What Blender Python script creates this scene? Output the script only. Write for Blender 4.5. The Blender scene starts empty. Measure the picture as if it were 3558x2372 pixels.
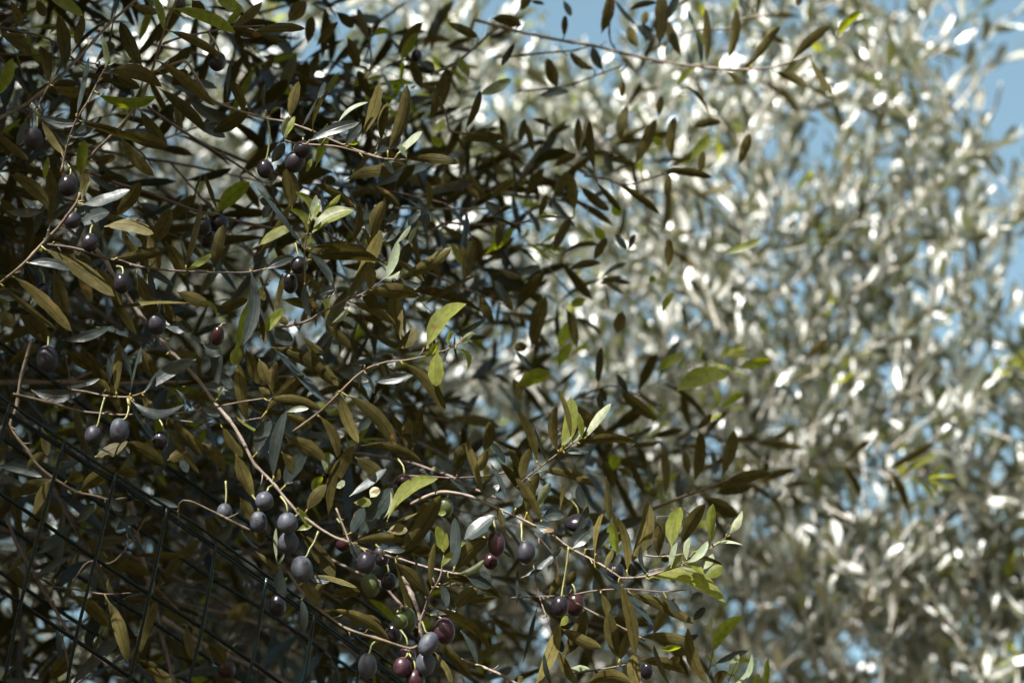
import bpy, math, random
import numpy as np
from mathutils import Vector

RNG = np.random.default_rng(11)
random.seed(11)
scn = bpy.context.scene
COL = scn.collection

# ------------------------------------------------------------------ camera
PITCH = math.radians(30)
FPX = 3558 * 85 / 36
C0 = np.array([0, 0, 1.6])
FW = np.array([0, math.cos(PITCH), math.sin(PITCH)])
RT = np.array([1.0, 0, 0])
UP = np.array([0, -math.sin(PITCH), math.cos(PITCH)])
FOC = 1.86

def P(x, y, d):
    return C0 + d * (FW + RT * ((x - 1779) / FPX) + UP * ((1186 - y) / FPX))

def to_px(p):
    q = np.asarray(p) - C0
    d = q @ FW
    dd = np.where(np.abs(d) < 1e-6, 1e-6, d)
    return 1779 + FPX * (q @ RT) / dd, 1186 - FPX * (q @ UP) / dd, d

cd = bpy.data.cameras.new('camera')
cam = bpy.data.objects.new('camera', cd)
COL.objects.link(cam)
cam.location = C0
cam.rotation_euler = (math.pi / 2 + PITCH, 0, 0)
cd.lens = 85
cd.sensor_width = 36
cd.clip_end = 3000
cd.clip_start = 0.05
cd.dof.use_dof = True
cd.dof.focus_distance = FOC
cd.dof.aperture_fstop = 6.3
cd.dof.aperture_blades = 9
scn.camera = cam

# ------------------------------------------------------------------ light
SUN_EL = math.radians(38)
sa = np.array([-0.45, -0.89]); sa = sa / np.linalg.norm(sa)
SUN = np.array([sa[0] * math.cos(SUN_EL), sa[1] * math.cos(SUN_EL), math.sin(SUN_EL)])
sd = bpy.data.lights.new('sun', 'SUN')
sd.energy = 5.0
sd.angle = math.radians(0.53)
sd.color = (1.0, 0.975, 0.93)
so = bpy.data.objects.new('sun', sd)
COL.objects.link(so)
so.rotation_euler = Vector(SUN).to_track_quat('Z', 'Y').to_euler()
w = bpy.data.worlds.new('World')
scn.world = w
w.use_nodes = True
nt = w.node_tree
bg = nt.nodes['Background']
sky = nt.nodes.new('ShaderNodeTexSky')
sky.sky_type = 'NISHITA'
sky.sun_disc = False
sky.sun_elevation = SUN_EL
sky.sun_rotation = math.atan2(SUN[0], SUN[1])
sky.air_density = 1.0
sky.dust_density = 2.5
sky.ozone_density = 0.8
bg.inputs['Strength'].default_value = 0.069
tint = nt.nodes.new('ShaderNodeVectorMath'); tint.operation = 'MULTIPLY'
tint.inputs[1].default_value = (1.0, 1.06, 0.83)
nt.links.new(sky.outputs[0], tint.inputs[0])
nt.links.new(tint.outputs[0], bg.inputs[0])
scn.view_settings.view_transform = 'Standard'
scn.view_settings.look = 'None'
scn.view_settings.exposure = 2.12
scn.view_settings.gamma = 1.0
scn.cycles.max_bounces = 6
scn.cycles.diffuse_bounces = 4
scn.cycles.glossy_bounces = 2
scn.cycles.transmission_bounces = 4

# ------------------------------------------------------------------ materials
class NT:
    def __init__(s, name):
        s.m = bpy.data.materials.new(name)
        s.m.use_nodes = True
        s.t = s.m.node_tree
        s.t.nodes.clear()
    def n(s, typ, **k):
        x = s.t.nodes.new(typ)
        for a, b in k.items():
            if a.startswith('i_'):
                x.inputs[a[2:].replace('_', ' ')].default_value = b
            else:
                setattr(x, a, b)
        return x
    def l(s, a, b):
        s.t.links.new(a, b)
    def math(s, op, a, b=None, clamp=False):
        x = s.n('ShaderNodeMath', operation=op, use_clamp=clamp)
        for i, v in enumerate((a, b)):
            if v is None:
                continue
            if isinstance(v, (int, float)):
                x.inputs[i].default_value = v
            else:
                s.l(v, x.inputs[i])
        return x.outputs[0]
    def mix(s, f, a, b):
        x = s.n('ShaderNodeMix', data_type='RGBA')
        for i, v in ((0, f), (6, a), (7, b)):
            if isinstance(v, (int, float)):
                x.inputs[i].default_value = v
            elif isinstance(v, tuple):
                x.inputs[i].default_value = v + (1,)
            else:
                s.l(v, x.inputs[i])
        return x.outputs[2]
    def mixf(s, f, a, b):
        x = s.n('ShaderNodeMix', data_type='FLOAT')
        for i, v in ((0, f), (2, a), (3, b)):
            if isinstance(v, (int, float)):
                x.inputs[i].default_value = v
            else:
                s.l(v, x.inputs[i])
        return x.outputs[0]

def leaf_mat(name, up_a, up_b, un_a, un_b, tr, trf, r_up, r_un, spec=0.5, rib_un=0.38, rib_up=1.7, coat=0.0):
    N = NT(name)
    out = N.n('ShaderNodeOutputMaterial')
    at = N.n('ShaderNodeAttribute', attribute_name='tone')
    geo = N.n('ShaderNodeNewGeometry')
    uv = N.n('ShaderNodeUVMap', uv_map='UVMap')
    sep = N.n('ShaderNodeSeparateXYZ'); N.l(uv.outputs[0], sep.inputs[0])
    tone = at.outputs['Fac']
    if coat:   # sunlit and shaded far leaves told apart by colour, few in between
        tone = N.math('MULTIPLY', N.math('SUBTRACT', tone, 0.38), 3.2, True)
    upc = N.mix(tone, up_a, up_b)
    unc = N.mix(tone, un_a, un_b)
    noi = N.n('ShaderNodeTexNoise', i_Scale=260.0, i_Detail=3.0)
    N.l(geo.outputs['Position'], noi.inputs['Vector'])
    n2 = N.n('ShaderNodeTexNoise', i_Scale=60.0, i_Detail=2.0)
    N.l(geo.outputs['Position'], n2.inputs['Vector'])
    base = N.mix(geo.outputs['Backfacing'], upc, unc)
    # mottling
    f = N.math('MULTIPLY', N.math('SUBTRACT', noi.outputs[0], 0.35), 1.6, True)
    k = N.mixf(f, 0.70, 1.28)
    f2 = N.mixf(n2.outputs[0], 0.75, 1.25)
    k = N.math('MULTIPLY', k, f2)
    # mid rib, slightly wandering side veins
    du = N.math('ABSOLUTE', N.math('SUBTRACT', sep.outputs[0], 0.5))
    rib = N.math('SUBTRACT', 1.0, N.math('MULTIPLY', du, 19.0), True)
    rib_k = N.mixf(geo.outputs['Backfacing'], rib_up, rib_un)
    k = N.math('MULTIPLY', k, N.mixf(rib, 1.0, rib_k))
    # pale thin rim
    rim = N.math('MULTIPLY', N.math('SUBTRACT', du, 0.465), 30.0, True)
    k = N.math('MULTIPLY', k, N.mixf(rim, 1.0, 1.3))
    vm = N.n('ShaderNodeVectorMath', operation='SCALE')
    N.l(base, vm.inputs[0]); N.l(k, vm.inputs['Scale'])
    # brown scorched spots and petiole
    n3 = N.n('ShaderNodeTexNoise', i_Scale=95.0, i_Detail=1.0)
    N.l(geo.outputs['Position'], n3.inputs['Vector'])
    sp = N.math('MULTIPLY', N.math('SUBTRACT', n3.outputs[0], 0.70), 14.0, True)
    pet = N.math('SUBTRACT', 1.0, N.math('MULTIPLY', sep.outputs[1], 12.0), True)
    colr = N.mix(sp, vm.outputs[0], (0.10, 0.055, 0.02))
    colr = N.mix(pet, colr, (0.17, 0.14, 0.035))
    p = N.n('ShaderNodeBsdfPrincipled')
    N.l(colr, p.inputs['Base Color'])
    N.l(N.mixf(geo.outputs['Backfacing'], r_up, r_un), p.inputs['Roughness'])
    N.l(N.mixf(geo.outputs['Backfacing'], spec, spec if coat else spec * 0.4), p.inputs['Specular IOR Level'])
    p.inputs['Coat Weight'].default_value = coat
    p.inputs['Coat Roughness'].default_value = 0.40
    p.inputs['Coat IOR'].default_value = 1.7
    bmp = N.n('ShaderNodeBump', i_Strength=0.35, i_Distance=0.0006)
    hgt = N.math('ADD', N.math('MULTIPLY', rib, 0.8), noi.outputs[0])
    N.l(hgt, bmp.inputs['Height'])
    N.l(bmp.outputs[0], p.inputs['Normal'])
    t = N.n('ShaderNodeBsdfTranslucent')
    tc = N.n('ShaderNodeVectorMath', operation='SCALE')
    tc.inputs[0].default_value = tr
    N.l(k, tc.inputs['Scale'])
    N.l(tc.outputs[0], t.inputs['Color'])
    ms = N.n('ShaderNodeMixShader'); ms.inputs[0].default_value = trf
    N.l(p.outputs[0], ms.inputs[1]); N.l(t.outputs[0], ms.inputs[2])
    N.l(ms.outputs[0], out.inputs[0])
    return N.m

M_LEAF = leaf_mat('olive_leaf', (0.010, 0.015, 0.014), (0.025, 0.034, 0.033),
                  (0.029, 0.024, 0.005), (0.084, 0.070, 0.022), (0.12, 0.10, 0.010), 0.12, 0.38, 0.55, 0.32)
M_YOUNG = leaf_mat('young_olive_leaf', (0.085, 0.098, 0.018), (0.135, 0.145, 0.036),
                   (0.09, 0.10, 0.022), (0.14, 0.145, 0.042), (0.44, 0.46, 0.012), 0.5, 0.45, 0.5, 0.3, rib_un=0.7, rib_up=0.7)
M_PALE = leaf_mat('pale_shoot_leaf', (0.13, 0.16, 0.10), (0.20, 0.23, 0.16),
                  (0.16, 0.18, 0.11), (0.24, 0.25, 0.17), (0.34, 0.40, 0.12), 0.30, 0.40, 0.5, rib_un=0.8, rib_up=0.8)
M_FAR = leaf_mat('silver_leaf_painted_sun', (0.018, 0.026, 0.012), (0.09, 0.105, 0.095),
                 (0.050, 0.048, 0.014), (0.72, 0.72, 0.68), (0.20, 0.24, 0.02), 0.15, 0.46, 0.40, 1.0, coat=1.0)  # silver leaf, with the far tree's sunlit whiteness put into its colour

def bark_mat(name, a, b, scale=180.0, rough=0.75):
    N = NT(name)
    out = N.n('ShaderNodeOutputMaterial')
    geo = N.n('ShaderNodeNewGeometry')
    noi = N.n('ShaderNodeTexNoise', i_Scale=scale, i_Detail=5.0)
    N.l(geo.outputs['Position'], noi.inputs['Vector'])
    n2 = N.n('ShaderNodeTexNoise', i_Scale=scale * 0.15, i_Detail=2.0)
    N.l(geo.outputs['Position'], n2.inputs['Vector'])
    f = N.math('MULTIPLY', N.math('SUBTRACT', N.math('ADD', noi.outputs[0], N.math('MULTIPLY', n2.outputs[0], 0.6)), 0.5), 1.7, True)
    c = N.mix(f, a, b)
    p = N.n('ShaderNodeBsdfPrincipled')
    N.l(c, p.inputs['Base Color'])
    p.inputs['Roughness'].default_value = rough
    bmp = N.n('ShaderNodeBump', i_Strength=0.7, i_Distance=0.0012)
    N.l(noi.outputs[0], bmp.inputs['Height'])
    N.l(bmp.outputs[0], p.inputs['Normal'])
    N.l(p.outputs[0], out.inputs[0])
    return N.m

M_TAN = bark_mat('tan_twig_bark', (0.046, 0.031, 0.017), (0.12, 0.086, 0.053))
M_RED = bark_mat('reddish_twig_bark', (0.036, 0.022, 0.018), (0.10, 0.067, 0.055))
M_GREY = bark_mat('grey_brown_bark', (0.055, 0.041, 0.032), (0.18, 0.14, 0.11))
M_GRN = bark_mat('green_shoot_bark', (0.08, 0.076, 0.02), (0.15, 0.145, 0.045), rough=0.5)
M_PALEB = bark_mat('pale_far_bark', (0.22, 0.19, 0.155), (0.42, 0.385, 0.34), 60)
M_TRUNK = bark_mat('trunk_bark', (0.10, 0.08, 0.06), (0.28, 0.24, 0.19), 25, 0.9)

def olive_mat(name, skin_a, skin_b, bloom, amount, rough):
    N = NT(name)
    out = N.n('ShaderNodeOutputMaterial')
    oi = N.n('ShaderNodeObjectInfo')
    tc = N.n('ShaderNodeTexCoord')
    add = N.n('ShaderNodeVectorMath', operation='ADD')
    sc = N.n('ShaderNodeVectorMath', operation='SCALE')
    sc.inputs[0].default_value = (3.1, 1.7, 2.3)
    N.l(oi.outputs['Random'], sc.inputs['Scale'])
    N.l(tc.outputs['Object'], add.inputs[0]); N.l(sc.outputs[0], add.inputs[1])
    a = N.n('ShaderNodeTexNoise', i_Scale=140.0, i_Detail=5.0, i_Roughness=0.7, i_Distortion=0.8)
    b = N.n('ShaderNodeTexNoise', i_Scale=900.0, i_Detail=3.0)
    c = N.n('ShaderNodeTexVoronoi', i_Scale=330.0)
    d = N.n('ShaderNodeTexNoise', i_Scale=260.0, i_Detail=1.0)
    for q in (a, b, c, d):
        N.l(add.outputs[0], q.inputs['Vector'])
    skin = N.mix(a.outputs[0], skin_a, skin_b)
    f = N.math('MULTIPLY', N.math('SUBTRACT', a.outputs[0], 0.62 - 0.27 * amount), 5.0, True)
    f = N.math('MULTIPLY', f, N.mixf(b.outputs[0], 0.55, 1.15), True)
    f = N.math('MULTIPLY', f, min(1.0, amount + 0.15))
    col = N.mix(f, skin, bloom)
    dots = N.math('SUBTRACT', 1.0, N.math('MULTIPLY', c.outputs['Distance'], 6.0), True)
    dots = N.math('MULTIPLY', dots, N.math('MULTIPLY', N.math('SUBTRACT', d.outputs[0], 0.5), 8.0, True))
    col = N.mix(N.math('MULTIPLY', dots, 0.85), col, (0.012, 0.008, 0.012))
    p = N.n('ShaderNodeBsdfPrincipled')
    N.l(col, p.inputs['Base Color'])
    N.l(N.mixf(f, rough, 0.62), p.inputs['Roughness'])
    p.inputs['Specular IOR Level'].default_value = 0.28
    bmp = N.n('ShaderNodeBump', i_Strength=0.25, i_Distance=0.0004)
    N.l(a.outputs[0], bmp.inputs['Height'])
    N.l(bmp.outputs[0], p.inputs['Normal'])
    N.l(p.outputs[0], out.inputs[0])
    return N.m

OM = {
    'b': olive_mat('black_olive_skin', (0.006, 0.005, 0.007), (0.013, 0.010, 0.014), (0.016, 0.018, 0.024), 0.35, 0.22),
    'd': olive_mat('dusty_olive_skin', (0.014, 0.012, 0.020), (0.030, 0.024, 0.040), (0.040, 0.047, 0.058), 1.0, 0.4),
    'm': olive_mat('half_bloomed_olive_skin', (0.010, 0.008, 0.013), (0.024, 0.017, 0.026), (0.018, 0.021, 0.027), 0.75, 0.35),
    'p': olive_mat('purple_olive_skin', (0.018, 0.006, 0.010), (0.04, 0.013, 0.020), (0.040, 0.026, 0.034), 0.65, 0.3),
    'r': olive_mat('wine_red_olive_skin', (0.010, 0.004, 0.005), (0.028, 0.008, 0.010), (0.03, 0.02, 0.025), 0.3, 0.25),
    'g': olive_mat('green_olive_skin', (0.035, 0.045, 0.012), (0.06, 0.072, 0.022), (0.08, 0.095, 0.045), 0.6, 0.4),
}

N = NT('dark_green_wire_coating')
o_ = N.n('ShaderNodeOutputMaterial')
p_ = N.n('ShaderNodeBsdfPrincipled')
g_ = N.n('ShaderNodeNewGeometry')
q_ = N.n('ShaderNodeTexNoise', i_Scale=500.0, i_Detail=3.0); N.l(g_.outputs['Position'], q_.inputs['Vector'])
N.l(N.mix(q_.outputs[0], (0.001, 0.004, 0.004), (0.004, 0.010, 0.010)), p_.inputs['Base Color'])
N.l(N.mixf(q_.outputs[0], 0.10, 0.26), p_.inputs['Roughness']); p_.inputs['Specular IOR Level'].default_value = 0.22
b_ = N.n('ShaderNodeBump', i_Strength=0.4, i_Distance=0.0005); N.l(q_.outputs[0], b_.inputs['Height']); N.l(b_.outputs[0], p_.inputs['Normal'])
N.l(p_.outputs[0], o_.inputs[0])
M_WIRE = N.m

N = NT('dry_soil')
o_ = N.n('ShaderNodeOutputMaterial'); p_ = N.n('ShaderNodeBsdfPrincipled')
tc_ = N.n('ShaderNodeNewGeometry')
q_ = N.n('ShaderNodeTexNoise', i_Scale=1.3, i_Detail=8.0); N.l(tc_.outputs['Position'], q_.inputs['Vector'])
N.l(N.mix(q_.outputs[0], (0.05, 0.034, 0.018), (0.12, 0.085, 0.045)), p_.inputs['Base Color'])
p_.inputs['Roughness'].default_value = 0.95
b_ = N.n('ShaderNodeBump', i_Strength=0.6, i_Distance=0.05); N.l(q_.outputs[0], b_.inputs['Height']); N.l(b_.outputs[0], p_.inputs['Normal'])
N.l(p_.outputs[0], o_.inputs[0])
M_SOIL = N.m

# ------------------------------------------------------------------ mesh helpers
def link(name, me, mat, parent=None):
    o = bpy.data.objects.new(name, me)
    COL.objects.link(o)
    if mat is not None and len(me.materials) == 0:
        me.materials.append(mat)
    if parent is not None:
        o.parent = parent
    return o

def mesh_np(name, V, F, uv=None, tone=None, mats=None, midx=None):
    me = bpy.data.meshes.new(name)
    V = np.asarray(V, dtype=np.float32); F = np.asarray(F, dtype=np.int32)
    nf, k = F.shape
    me.vertices.add(len(V)); me.vertices.foreach_set('co', V.ravel())
    me.loops.add(nf * k); me.loops.foreach_set('vertex_index', F.ravel())
    me.polygons.add(nf)
    me.polygons.foreach_set('loop_start', np.arange(0, nf * k, k, dtype=np.int32))
    me.polygons.foreach_set('loop_total', np.full(nf, k, dtype=np.int32))
    me.polygons.foreach_set('use_smooth', np.ones(nf, dtype=bool))
    if midx is not None:
        me.polygons.foreach_set('material_index', np.asarray(midx, dtype=np.int32))
    me.update(calc_edges=True)
    if uv is not None:
        l = me.uv_layers.new(name='UVMap')
        l.data.foreach_set('uv', np.asarray(uv, dtype=np.float32)[F.ravel()].ravel())
    if tone is not None:
        a = me.attributes.new('tone', 'FLOAT', 'POINT')
        a.data.foreach_set('value', np.asarray(tone, dtype=np.float32))
    for m in mats or ():
        me.materials.append(m)
    return me

def nrm(a):
    return a / np.maximum(np.linalg.norm(a, axis=-1, keepdims=True), 1e-9)

def leaf_arrays(B, D, Nn, L, W, arch, side, tone, nv=7, nu=3, droop=None, twist=None, rng=RNG, wav=0.05, fold=0.28):
    """upper face looks along Nn; returns V, F, uv, tone for all leaves"""
    n = len(B)
    D = nrm(D); Nn = nrm(Nn - D * np.sum(Nn * D, -1, keepdims=True)); S = np.cross(D, Nn)
    v = np.linspace(0, 1, nv); u = np.linspace(-1, 1, nu)
    x = np.clip((v - 0.07) / 0.93, 0, 1)
    prof = x ** 0.72 * (1 - x) ** 0.62
    prof = prof / (0.52 ** 0.72 * 0.48 ** 0.62)
    prof = prof * 0.97 + 0.045 * (1 - v)
    prof[-1] = 0.01
    wv = prof[None, :] * (1 + wav * rng.standard_normal((n, nv)))
    if twist is None:
        twist = np.zeros(n)
    ang = twist[:, None] * (v - 0.4)[None, :]
    ca, sa_ = np.cos(ang)[..., None], np.sin(ang)[..., None]
    Sv = S[:, None, :] * ca + Nn[:, None, :] * sa_
    Nv = -S[:, None, :] * sa_ + Nn[:, None, :] * ca
    q = 4 * v * (1 - v)
    c = B[:, None, :] + D[:, None, :] * (L[:, None] * v)[..., None] \
        + Nn[:, None, :] * ((arch * L)[:, None] * q)[..., None] + S[:, None, :] * ((side * L)[:, None] * q)[..., None]
    if droop is not None:
        c = c - np.array([0, 0, 1.0]) * ((droop * L)[:, None] * v ** 2)[..., None]
    hw = (wv * W[:, None] / 2)
    off = Sv[:, :, None, :] * (hw[:, :, None] * u[None, None, :])[..., None] \
        + Nv[:, :, None, :] * (hw[:, :, None] * (np.abs(u) ** 1.4)[None, None, :] * fold)[..., None]
    V = (c[:, :, None, :] + off).reshape(-1, 3)
    i = np.arange(nv - 1)[:, None] * nu + np.arange(nu - 1)[None, :]
    q4 = np.stack([i, i + 1, i + nu + 1, i + nu], -1).reshape(-1, 4)
    F = (np.arange(n)[:, None, None] * (nv * nu) + q4[None]).reshape(-1, 4)
    uv = np.zeros((nv, nu, 2)); uv[..., 0] = (u[None] + 1) / 2; uv[..., 1] = v[:, None]
    UVs = np.tile(uv.reshape(-1, 2), (n, 1))
    T = np.repeat(tone, nv * nu)
    return V, F, UVs, T

def tube(pts, rad, sides=6, cap=True, wob=0.0, rng=random):
    """tube along points; returns verts, quads"""
    pts = np.asarray(pts, float); n = len(pts)
    rad = np.full(n, rad) if np.isscalar(rad) else np.asarray(rad, float)
    T = nrm(np.gradient(pts, axis=0))
    a = np.array([0.31, 0.2, 0.93]); s = np.cross(T, a); s = nrm(s); t = np.cross(T, s)
    an = np.arange(sides) * 2 * math.pi / sides
    ring = s[:, None, :] * np.cos(an)[None, :, None] + t[:, None, :] * np.sin(an)[None, :, None]
    r = rad[:, None] * np.ones(sides)[None]
    V = (pts[:, None, :] + ring * r[..., None]).reshape(-1, 3)
    i = np.arange(n - 1)[:, None] * sides; j = np.arange(sides)[None]
    k = (j + 1) % sides
    F = np.stack([i + j, i + k, i + sides + k, i + sides + j], -1).reshape(-1, 4)
    if cap:
        V = np.concatenate([V, pts[:1], pts[-1:]])
        b, e = len(V) - 2, len(V) - 1
        m = (n - 1) * sides
        c1 = [[b, (q + 1) % sides, q, b] for q in range(sides)]
        c2 = [[e, m + q, m + (q + 1) % sides, e] for q in range(sides)]
        # quads with a repeated corner are avoided: pair neighbouring triangles
        if sides % 2 == 0:
            c1 = [[b, (q + 2) % sides, (q + 1) % sides, q] for q in range(0, sides, 2)]
            c2 = [[e, m + q, m + (q + 1) % sides, m + (q + 2) % sides] for q in range(0, sides, 2)]
            F = np.concatenate([F, c1, c2])
    return V, F

class Stems:
    def __init__(s): s.V = []; s.F = []; s.n = 0
    def add(s, pts, rad, sides=6, cap=True):
        V, F = tube(pts, rad, sides, cap)
        s.V.append(V); s.F.append(F + s.n); s.n += len(V)
    def mesh(s, name, mat):
        return mesh_np(name, np.concatenate(s.V), np.concatenate(s.F), mats=[mat])

def catmull(pts, step):
    pts = np.asarray(pts, float)
    if len(pts) < 3:
        n = max(2, int(np.linalg.norm(pts[-1] - pts[0]) / step) + 1)
        return pts[0] + (pts[-1] - pts[0]) * np.linspace(0, 1, n)[:, None]
    q = np.vstack([2 * pts[0] - pts[1], pts, 2 * pts[-1] - pts[-2]])
    out = []
    for i in range(1, len(q) - 2):
        n = max(2, int(np.linalg.norm(q[i + 1] - q[i]) / step))
        t = np.linspace(0, 1, n, endpoint=False)[:, None]
        p0, p1, p2, p3 = q[i - 1], q[i], q[i + 1], q[i + 2]
        out.append(0.5 * ((2 * p1) + (-p0 + p2) * t + (2 * p0 - 5 * p1 + 4 * p2 - p3) * t ** 2 + (-p0 + 3 * p1 - 3 * p2 + p3) * t ** 3))
    out.append(pts[-1:])
    return np.concatenate(out)

def thing(name, label, cat, loc=(0, 0, 0), group=None):
    o = bpy.data.objects.new(name, None)
    COL.objects.link(o)
    o.location = loc
    o.empty_display_size = 0.05
    o['label'] = label; o['category'] = cat
    if group: o['group'] = group
    return o

# ------------------------------------------------------------------ procedural growth
class Growth:
    """collects twigs and their opposite leaf pairs"""
    def __init__(s):
        s.st = Stems(); s.B = []; s.D = []; s.N = []; s.L = []; s.W = []; s.A = []; s.T = []; s.Dr = []; s.Y = []
    def leaf(s, b, d, n, L, W, arch, tone, droop, y=0):
        s.Y.append(y)
        s.B.append(b); s.D.append(d); s.N.append(n); s.L.append(L); s.W.append(W); s.A.append(arch); s.T.append(tone); s.Dr.append(droop)
    def twig(s, p, d, length, r0, droop=0.25, node=0.024, leafL=0.052, upb=0.5, skip=0.0, spread=0.85, sides=4, first=0, adax=0.0, wr=(0.13, 0.215)):
        d = nrm(np.asarray(d, float)); n = max(3, int(length / node))
        pts = [np.array(p, float)]
        ax = nrm(np.cross(d, RNG.standard_normal(3)))
        roll = RNG.uniform(0, math.pi); yng = RNG.random() < 0.22
        for i in range(n):
            d = nrm(d + RNG.standard_normal(3) * 0.07 + np.array([0, 0, -droop * 0.12]))
            pts.append(pts[-1] + d * node)
            if i < first: continue
            a = nrm(np.cross(d, ax)); b = np.cross(d, a)
            roll += math.pi / 2 + RNG.normal(0, 0.25)
            f = (i + 1) / n
            sz = (0.75 + 0.35 * math.sin(math.pi * min(1, f * 0.9 + 0.1))) * (1.0 if f < 0.85 else 0.7)
            for sgn in (1, -1):
                if RNG.random() < skip: continue
                o = (a * math.cos(roll) + b * math.sin(roll)) * sgn
                ld = nrm(d * (1 - spread * 0.45) + o * spread + np.array([0, 0, upb * 0.35]) + RNG.standard_normal(3) * 0.16)
                nn = nrm(d * 0.7 + np.array([0, 0, 0.8]) * (1 - adax) - o * adax + RNG.standard_normal(3) * 0.45)
                if adax and RNG.random() < 0.33: nn = -nn
                L = leafL * sz * RNG.uniform(0.8, 1.25)
                s.leaf(pts[-1], ld, nn, L, L * RNG.uniform(*wr), RNG.normal(0.02, 0.04), RNG.random(), RNG.uniform(0.0, 0.18), int(yng and i >= n - 2))
        # terminal pair
        for _ in range(2):
            s.leaf(pts[-1], nrm(d + RNG.standard_normal(3) * 0.3), nrm(RNG.standard_normal(3) + np.array([0, 0, 1])), leafL * 0.6, leafL * 0.11, 0.02, RNG.random(), 0, int(yng))
        k = np.linspace(1, 0.45, len(pts))
        s.st.add(pts[:: 2] if len(pts) > 5 and sides < 5 else pts, r0 * (k[:: 2] if len(pts) > 5 and sides < 5 else k), sides, False)
        return pts
    def branch(s, p, d, length, r0, twigs, tl=(0.12, 0.26), droop=0.3, leafL=0.052, sides=5, skip=0.0, upb=0.5, first=2):
        pts = [np.array(p, float)]; d = nrm(np.asarray(d, float)); n = max(5, int(length / 0.04))
        for i in range(n):
            d = nrm(d + RNG.standard_normal(3) * 0.09 + np.array([0, 0, -droop * 0.06]))
            pts.append(pts[-1] + d * 0.04)
        P_ = np.array(pts)
        s.st.add(P_, r0 * np.linspace(1, 0.4, len(P_)), sides, False)
        for t in range(twigs):
            i = RNG.integers(first, len(P_) - 1)
            dd = nrm(P_[i] - P_[i - 1])
            o = nrm(np.cross(dd, RNG.standard_normal(3)))
            s.twig(P_[i], dd * 0.75 + o * 0.7, RNG.uniform(*tl), r0 * 0.42, droop, leafL=leafL, skip=skip, upb=upb)
        s.twig(P_[-1], d, 0.16, r0 * 0.4, droop, leafL=leafL, skip=skip, upb=upb)
    def cull(s, keep):
        for a in 'B D N L W A T Dr Y'.split():
            setattr(s, a, [x for x, k in zip(getattr(s, a), keep) if k])
    def leaf_mesh(s, name, mats, pick=None, nv=6, nu=3):
        A = lambda x: np.array(x)
        V, F, uv, T = leaf_arrays(A(s.B), A(s.D), A(s.N), A(s.L), A(s.W), A(s.A), np.zeros(len(s.B)) + RNG.normal(0, 0.03, len(s.B)), A(s.T), nv, nu, A(s.Dr), RNG.normal(0, 0.5, len(s.B)))
        mi = None
        if pick is not None:
            mi = np.repeat(pick, (nv - 1) * (nu - 1))
        return mesh_np(name, V, F, uv, T, mats, mi)

def clump(p, s=1.0, ph=0.0):
    x, y, z = p[0] * s, p[1] * s, p[2] * s
    return (math.sin(7.1 * x + 3.3 * z + ph) + math.sin(5.3 * y - 6.1 * x + 1.7 + ph) + math.sin(8.7 * z + 4.1 * y + 0.6 + ph) + math.sin(13.7 * x - 11.3 * z + 2.1 + ph)) / 4

# ------------------------------------------------------------------ traced branches of the near tree
CR = {'A1': (0, 0), 'A2': (900, 0), 'A3': (0, 600), 'A4': (900, 600), 'A5': (0, 1200), 'A6': (900, 1200),
      'A7': (0, 1772), 'A8': (900, 1772), 'B1': (1800, 0), 'B2': (2658, 0), 'B3': (1800, 600),
      'B5': (1800, 1200), 'B6': (2658, 1200), 'B7': (1800, 1772), 'B4': (2658, 600)}
CS = 900 / 2352.0
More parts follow.
